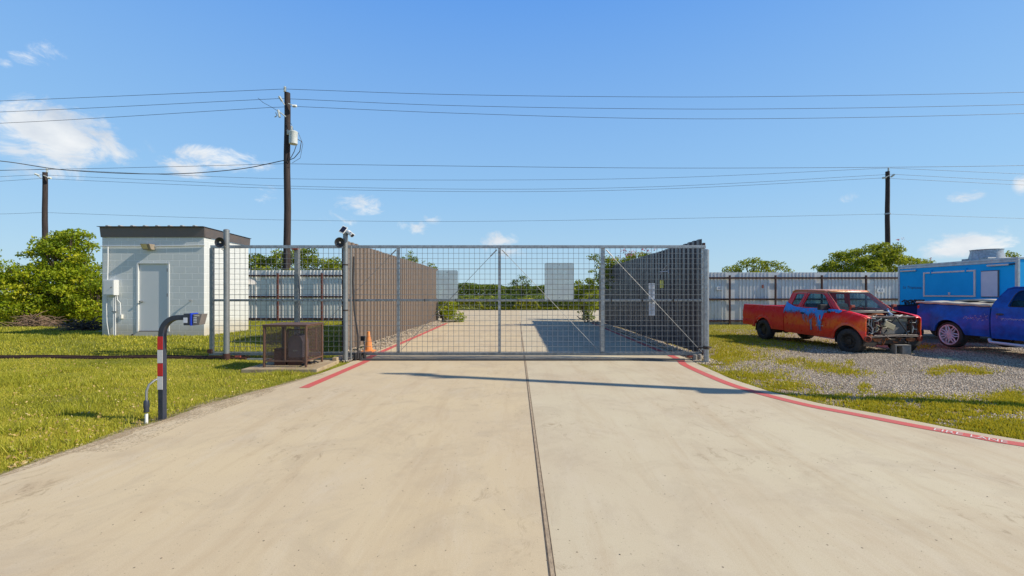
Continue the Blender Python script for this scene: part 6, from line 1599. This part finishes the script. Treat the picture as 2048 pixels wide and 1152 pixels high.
mass('treeline', 'distant dark wood along the horizon', -150, 150, 128, 145, lambda x, y: 3.6 + 1.3 * hump(x, .09, .23, .6) + .5 * np.clip(1 - np.abs(x + 20) / 14, 0, 1), 90000, .75, MT['leaff'])
tree('sapling', 'young tree rising from the weeds right of the middle gate upright', 'tree', ((1042 - CX) * 47 / F, 47, 0), [(0, 0, 2.2, 1.3, .8, 1.5), (.1, 0, 3.1, .6, .4, .5), (-.8, 0, 2.6, .5, .4, .3), (.8, 0, 2.6, .6, .4, .3)], 60, .34, 170, .2, MT['leaff'], .08)
tree('sapling', 'young tree at the far left end of the weed band', 'tree', (-16, 44, 0), [(0, 0, 2.0, 1.0, .8, 1.2)], 34, .34, 170, .2, MT['leaff'], .08)

# ------------------------------------------------------------------ grass and gravel, real blades and stones
def blades(name, label, x, y, hgt, wid, mat_, tint, base_off=0.0, kind='stuff'):
    n = len(x); z = H(x, y) - .004 + base_off
    a = rng.uniform(0, 2 * np.pi, n); lean = rng.uniform(.1, .75, n) * hgt; la = rng.uniform(0, 2 * np.pi, n)
    dx, dy = np.cos(a) * wid, np.sin(a) * wid
    v = np.stack([np.stack([x - dx, y - dy, z], 1), np.stack([x + dx, y + dy, z], 1), np.stack([x + np.cos(la) * lean, y + np.sin(la) * lean, z + hgt], 1)], 1).reshape(-1, 3)
    me = bpy.data.meshes.new(name); me.vertices.add(3 * n); me.vertices.foreach_set('co', v.astype(np.float32).ravel())
    me.loops.add(3 * n); me.loops.foreach_set('vertex_index', np.arange(3 * n, dtype=np.int32))
    me.polygons.add(n); me.polygons.foreach_set('loop_start', (np.arange(n) * 3).astype(np.int32))
    try: me.polygons.foreach_set('loop_total', np.full(n, 3, np.int32))
    except Exception: pass
    at = me.attributes.new('tint', 'FLOAT', 'POINT'); at.data.foreach_set('value', np.repeat(np.clip(tint, 0, 1), 3).astype(np.float32))
    me.update(calc_edges=True); me.materials.append(mat_)
    o = bpy.data.objects.new(name, me); C.objects.link(o); return tag(o, label, 'grass', None, kind)

def inlawn(x, y):
    near = np.hypot((x + 4.45) / .5, (y - 5.7) / 1.0) < 1
    shedm = (x > sx0 - .05) & (x < sx1 + .05) & (y > SY - .12) & (y < SY + SD + .05)
    pad = (x > -5.7) & (x < -4.1) & (y > 8.72) & (y < 10.0)
    track = (y > 10.18) & (y < 10.43) & (x < -3.9)
    strip = (x > -4.75) & (y > 10.1)
    dirt = (np.abs(y - 17.4) < .7) & (x < -13.6)
    return (x < xl(y) - .02) & ~(near & (rng.random(len(x)) < .8)) & ~shedm & ~pad & ~track & ~strip & ~dirt & (y < 23.4)
def lawn_blades(label, n, y0, y1, h0, h1, w_, edge=False):
    y = rng.uniform(y0, y1, n); x = rng.uniform(-1, 0, n)
    xlft = -1.55 * y - .6; x = xlft + (xl(y) - xlft) * rng.random(n)
    k = inlawn(x, y); x, y = x[k], y[k]
    pat = .5 + .5 * np.sin(x * 1.7 + 1.3 * np.sin(y * 1.1)) * np.sin(y * 2.3 + x * .5)
    pat2 = .5 + .5 * np.sin(x * 5.1 + y * 3.7) * np.sin(y * 6.1 - x * 2.2)
    dens = .45 + .55 * np.clip(pat * .6 + pat2 * .6, 0, 1)
    bare = np.clip((xl(y) - x) / .35, 0, 1) ** .5
    k = rng.random(len(x)) < dens * np.where(y < 8.6, .5 + .5 * bare, 1); x, y, pat, pat2 = x[k], y[k], pat[k], pat2[k]
    h = rng.uniform(h0, h1, len(x)) * (.65 + .6 * pat2)
    pat3 = np.sin(x * .9 + 2.1 * np.sin(y * .55 + 1)) * np.sin(y * 1.35 + .8 * np.sin(x * 1.1))
    t_ = rng.normal(.50, .2, len(x)) + .2 * (pat - .5) + .16 * pat3 + ss(10, 6, y) * .13 - .06 * (y > 10.4)
    blades('grass', label, x, y, h, w_, MT['blade'], t_)
lawn_blades('mown lawn grass left of the drive in front of the rusty rail', 275000, 3.4, 10.2, .022, .052, .0048)
lawn_blades('mown lawn grass round the white shed up to the sheet fence', 145000, 10.4, 23.4, .035, .085, .012)
# coarse bright tufts
tx, ty, tt = [], [], []
rt = random.Random(31)
EXTRA = [(rt.uniform(0, 620), rt.uniform(735, 930), rt.uniform(5, 14)) for _ in range(70)]
tufts = [(25, 770, 40), (55, 860, 34), (140, 745, 26), (215, 765, 20), (250, 742, 18), (80, 765, 22), (230, 755, 20), (20, 900, 24), (280, 755, 16), (95, 665, 40), (560, 748, 30), (150, 690, 40), (350, 690, 30), (60, 700, 30), (420, 745, 18)] + EXTRA
for px, py, k_ in tufts:
    g_ = G(px, py, .0); n = int(k_ * 9); tx.append(g_.x + rng.normal(0, .16, n)); ty.append(g_.y + rng.normal(0, .12, n))
tx, ty = np.concatenate(tx), np.concatenate(ty)
k = tx < xl(ty) - .1
tx, ty = tx[k], ty[k]
blades('grass_tufts', 'coarse bright tufts scattered over the lawn', tx, ty, rng.uniform(.05, .14, len(tx)), .006, MT['blade'], rng.normal(.5, .12, len(tx)))
# weeds in the gravel
wx, wy = [], []
for a, b, c, d in PATCH:
    if not c: continue
    n = int(c * d * 4.2 + 80); u = rng.normal(0, .62, n); v = rng.normal(0, .62, n)
    Yp = (EYE + .05) * F / (b + v * d - HY); wx.append((a + u * c - CX) * Yp / F); wy.append(Yp)
wx, wy = np.concatenate(wx), np.concatenate(wy)
cl = np.sin(wx * 9 + 2 * np.sin(wy * 5)) * np.sin(wy * 13 + wx * 3) + .6 * np.sin(wx * 23 + wy * 17); k = (wx > xr(wy) + .03) & (rng.random(len(wx)) < .12 + .88 * (cl > .05)); wx, wy = wx[k], wy[k]
blades('weeds', 'yellow green weeds growing in patches in the gravel lot', wx, wy, rng.uniform(.02, .065, len(wx)) * (1 + .3 * (wy > 8)), .0065 + .0005 * wy.mean(), MT['bladeg'], rng.normal(.55, .22, len(wx)))
n = 60000; x = rng.uniform(4.9, 20, n); y = rng.uniform(12.5, 22.5, n); k = (x < 1.25 * y) & (rng.random(n) < np.where(x < 9.2, .9, .25) * ss(13.0, 15.5, y + (8 - x) * .9)); x, y = x[k], y[k]
blades('grass', 'grass strip along the foot of the sheet fence behind the red truck', x, y, rng.uniform(.035, .09, len(x)), .011, MT['blade'], rng.normal(.55, .2, len(x)))
# ragged grass along the right slab edge
n = 9000; y = rng.uniform(4.5, 9.9, n); x = xr(y) + np.abs(rng.normal(0, .07, n)) + .01
k = rng.random(n) < .3 + .7 * (np.sin(y * 7) * np.sin(y * 3.1 + 1) > -.1)
blades('weeds', 'fringe of short weeds along the right edge of the drive', x[k], y[k], rng.uniform(.015, .05, k.sum()), .006, MT['bladeg'], rng.normal(.45, .22, k.sum()))
n = 9000; y = rng.uniform(3.5, 9.2, n); x = xl(y) - np.abs(rng.normal(0, .10, n)) - .005
blades('grass', 'fringe of darker grass along the left edge of the drive', x, y, rng.uniform(.015, .045, n), .005, MT['blade'], rng.normal(.25, .15, n))

def stones(name, label, x, y, s_, tint, lift=0.0):
    n = len(x); z = H(x, y) + s_ * .25 + lift
    base = np.array([[1, 0, 0], [0, 1, 0], [-1, 0, 0], [0, -1, 0], [0, 0, 1.0], [0, 0, -.7]])
    a = rng.uniform(0, 2 * np.pi, n); ca, sa = np.cos(a), np.sin(a)
    v = base[None] * (rng.uniform(.55, 1.25, (n, 6, 1))) * s_[:, None, None] * np.array([1.15, .85, .7])
    vx = v[..., 0] * ca[:, None] - v[..., 1] * sa[:, None]; vy = v[..., 0] * sa[:, None] + v[..., 1] * ca[:, None]
    til = rng.uniform(-.4, .4, n)
    co = np.stack([vx + x[:, None], vy + y[:, None], v[..., 2] + z[:, None] + vx * til[:, None]], -1).reshape(-1, 3)
    F_ = np.array([(0, 1, 4), (1, 2, 4), (2, 3, 4), (3, 0, 4), (1, 0, 5), (2, 1, 5), (3, 2, 5), (0, 3, 5)])
    f = (F_[None] + 6 * np.arange(n)[:, None, None]).reshape(-1)
    me = bpy.data.meshes.new(name); me.vertices.add(6 * n); me.vertices.foreach_set('co', co.astype(np.float32).ravel())
    me.loops.add(len(f)); me.loops.foreach_set('vertex_index', f.astype(np.int32)); me.polygons.add(8 * n)
    me.polygons.foreach_set('loop_start', (np.arange(8 * n) * 3).astype(np.int32))
    try: me.polygons.foreach_set('loop_total', np.full(8 * n, 3, np.int32))
    except Exception: pass
    at = me.attributes.new('tint', 'FLOAT', 'POINT'); at.data.foreach_set('value', np.repeat(np.clip(tint, 0, 1), 6).astype(np.float32))
    me.update(calc_edges=True); me.materials.append(MT['stone'])
    o = bpy.data.objects.new(name, me); C.objects.link(o); return tag(o, label, 'gravel', None, 'stuff')
n = 95000; y = 4.4 + 10.5 * rng.random(n) ** .8; x = xr(y) + .02 + (1.25 * y + .6 - xr(y)) * rng.random(n)
w_ = patchw(x, y); k = (rng.random(n) > w_ * .75) & (x > xr(y) + .03); x, y = x[k], y[k]
stones('gravel', 'crushed stone gravel of the parking lot on the right', x, y, rng.uniform(.006, .014, len(x)) * (1 + .05 * y), rng.normal(.5, .27, len(x)))
n = 4200; y = rng.uniform(10.7, 24.4, n); x = rng.uniform(-4.56, -3.98, n); s_ = rng.uniform(.010, .028, n)
stones('gravel', 'pale rocks heaped along the foot of the sunny brown fence', x, y, s_, rng.normal(.55, .2, n), .02 + .10 * np.clip((-4.15 - x) / .35, 0, 1))
n = 2600; y = rng.uniform(10.3, 24.4, n); x = rng.uniform(4.32, 4.72, n); s_ = rng.uniform(.015, .045, n)
stones('gravel', 'rocks along the foot of the shaded fence', x, y, s_, rng.normal(.5, .2, n), .03)
n = 500; x = rng.uniform(-4.3, -3.7, n); y = rng.uniform(10.0, 10.9, n)
stones('gravel', 'small rocks round the foot of the middle gate post', x, y, rng.uniform(.015, .03, n), rng.normal(.55, .2, n), .03)
n = 500; x = rng.uniform(4.15, 4.75, n); y = rng.uniform(9.7, 10.6, n)
stones('gravel', 'small rocks round the latch post', x, y, rng.uniform(.012, .03, n), rng.normal(.5, .2, n), .02)
# stray grit on the slab
n = 420; y = 1.6 + 9 * rng.random(n) ** 1.4; x = rng.uniform(-4.4, 4.2, n); 
co_h = H; 
_H = H
H = lambda x, y: np.zeros_like(x)
stones('grit', 'stray bits of grit on the concrete drive', x, y, rng.uniform(.0025, .006, n), rng.choice([.0, .05, .1, .9], n, p=[.5, .25, .2, .05]))
H = _H
# dead leaves and clippings lying on the lawn
n = 900; y = rng.uniform(3.6, 10, n); x = -1.2 * y + (xl(y) + 1.2 * y) * rng.random(n)
lp = np.stack([x, y, H(x, y) + .035], 1)
MT['deadleaf'] = leafmat('dead leaf', (.30, .18, .07), (.48, .34, .13), (.62, .52, .28), .1)
tag(leaf_mesh('dead_leaves', lp, .035, MT['deadleaf'], None, None, 0.0), 'dry leaves and clippings scattered on the front lawn', 'leaves', None, 'stuff')
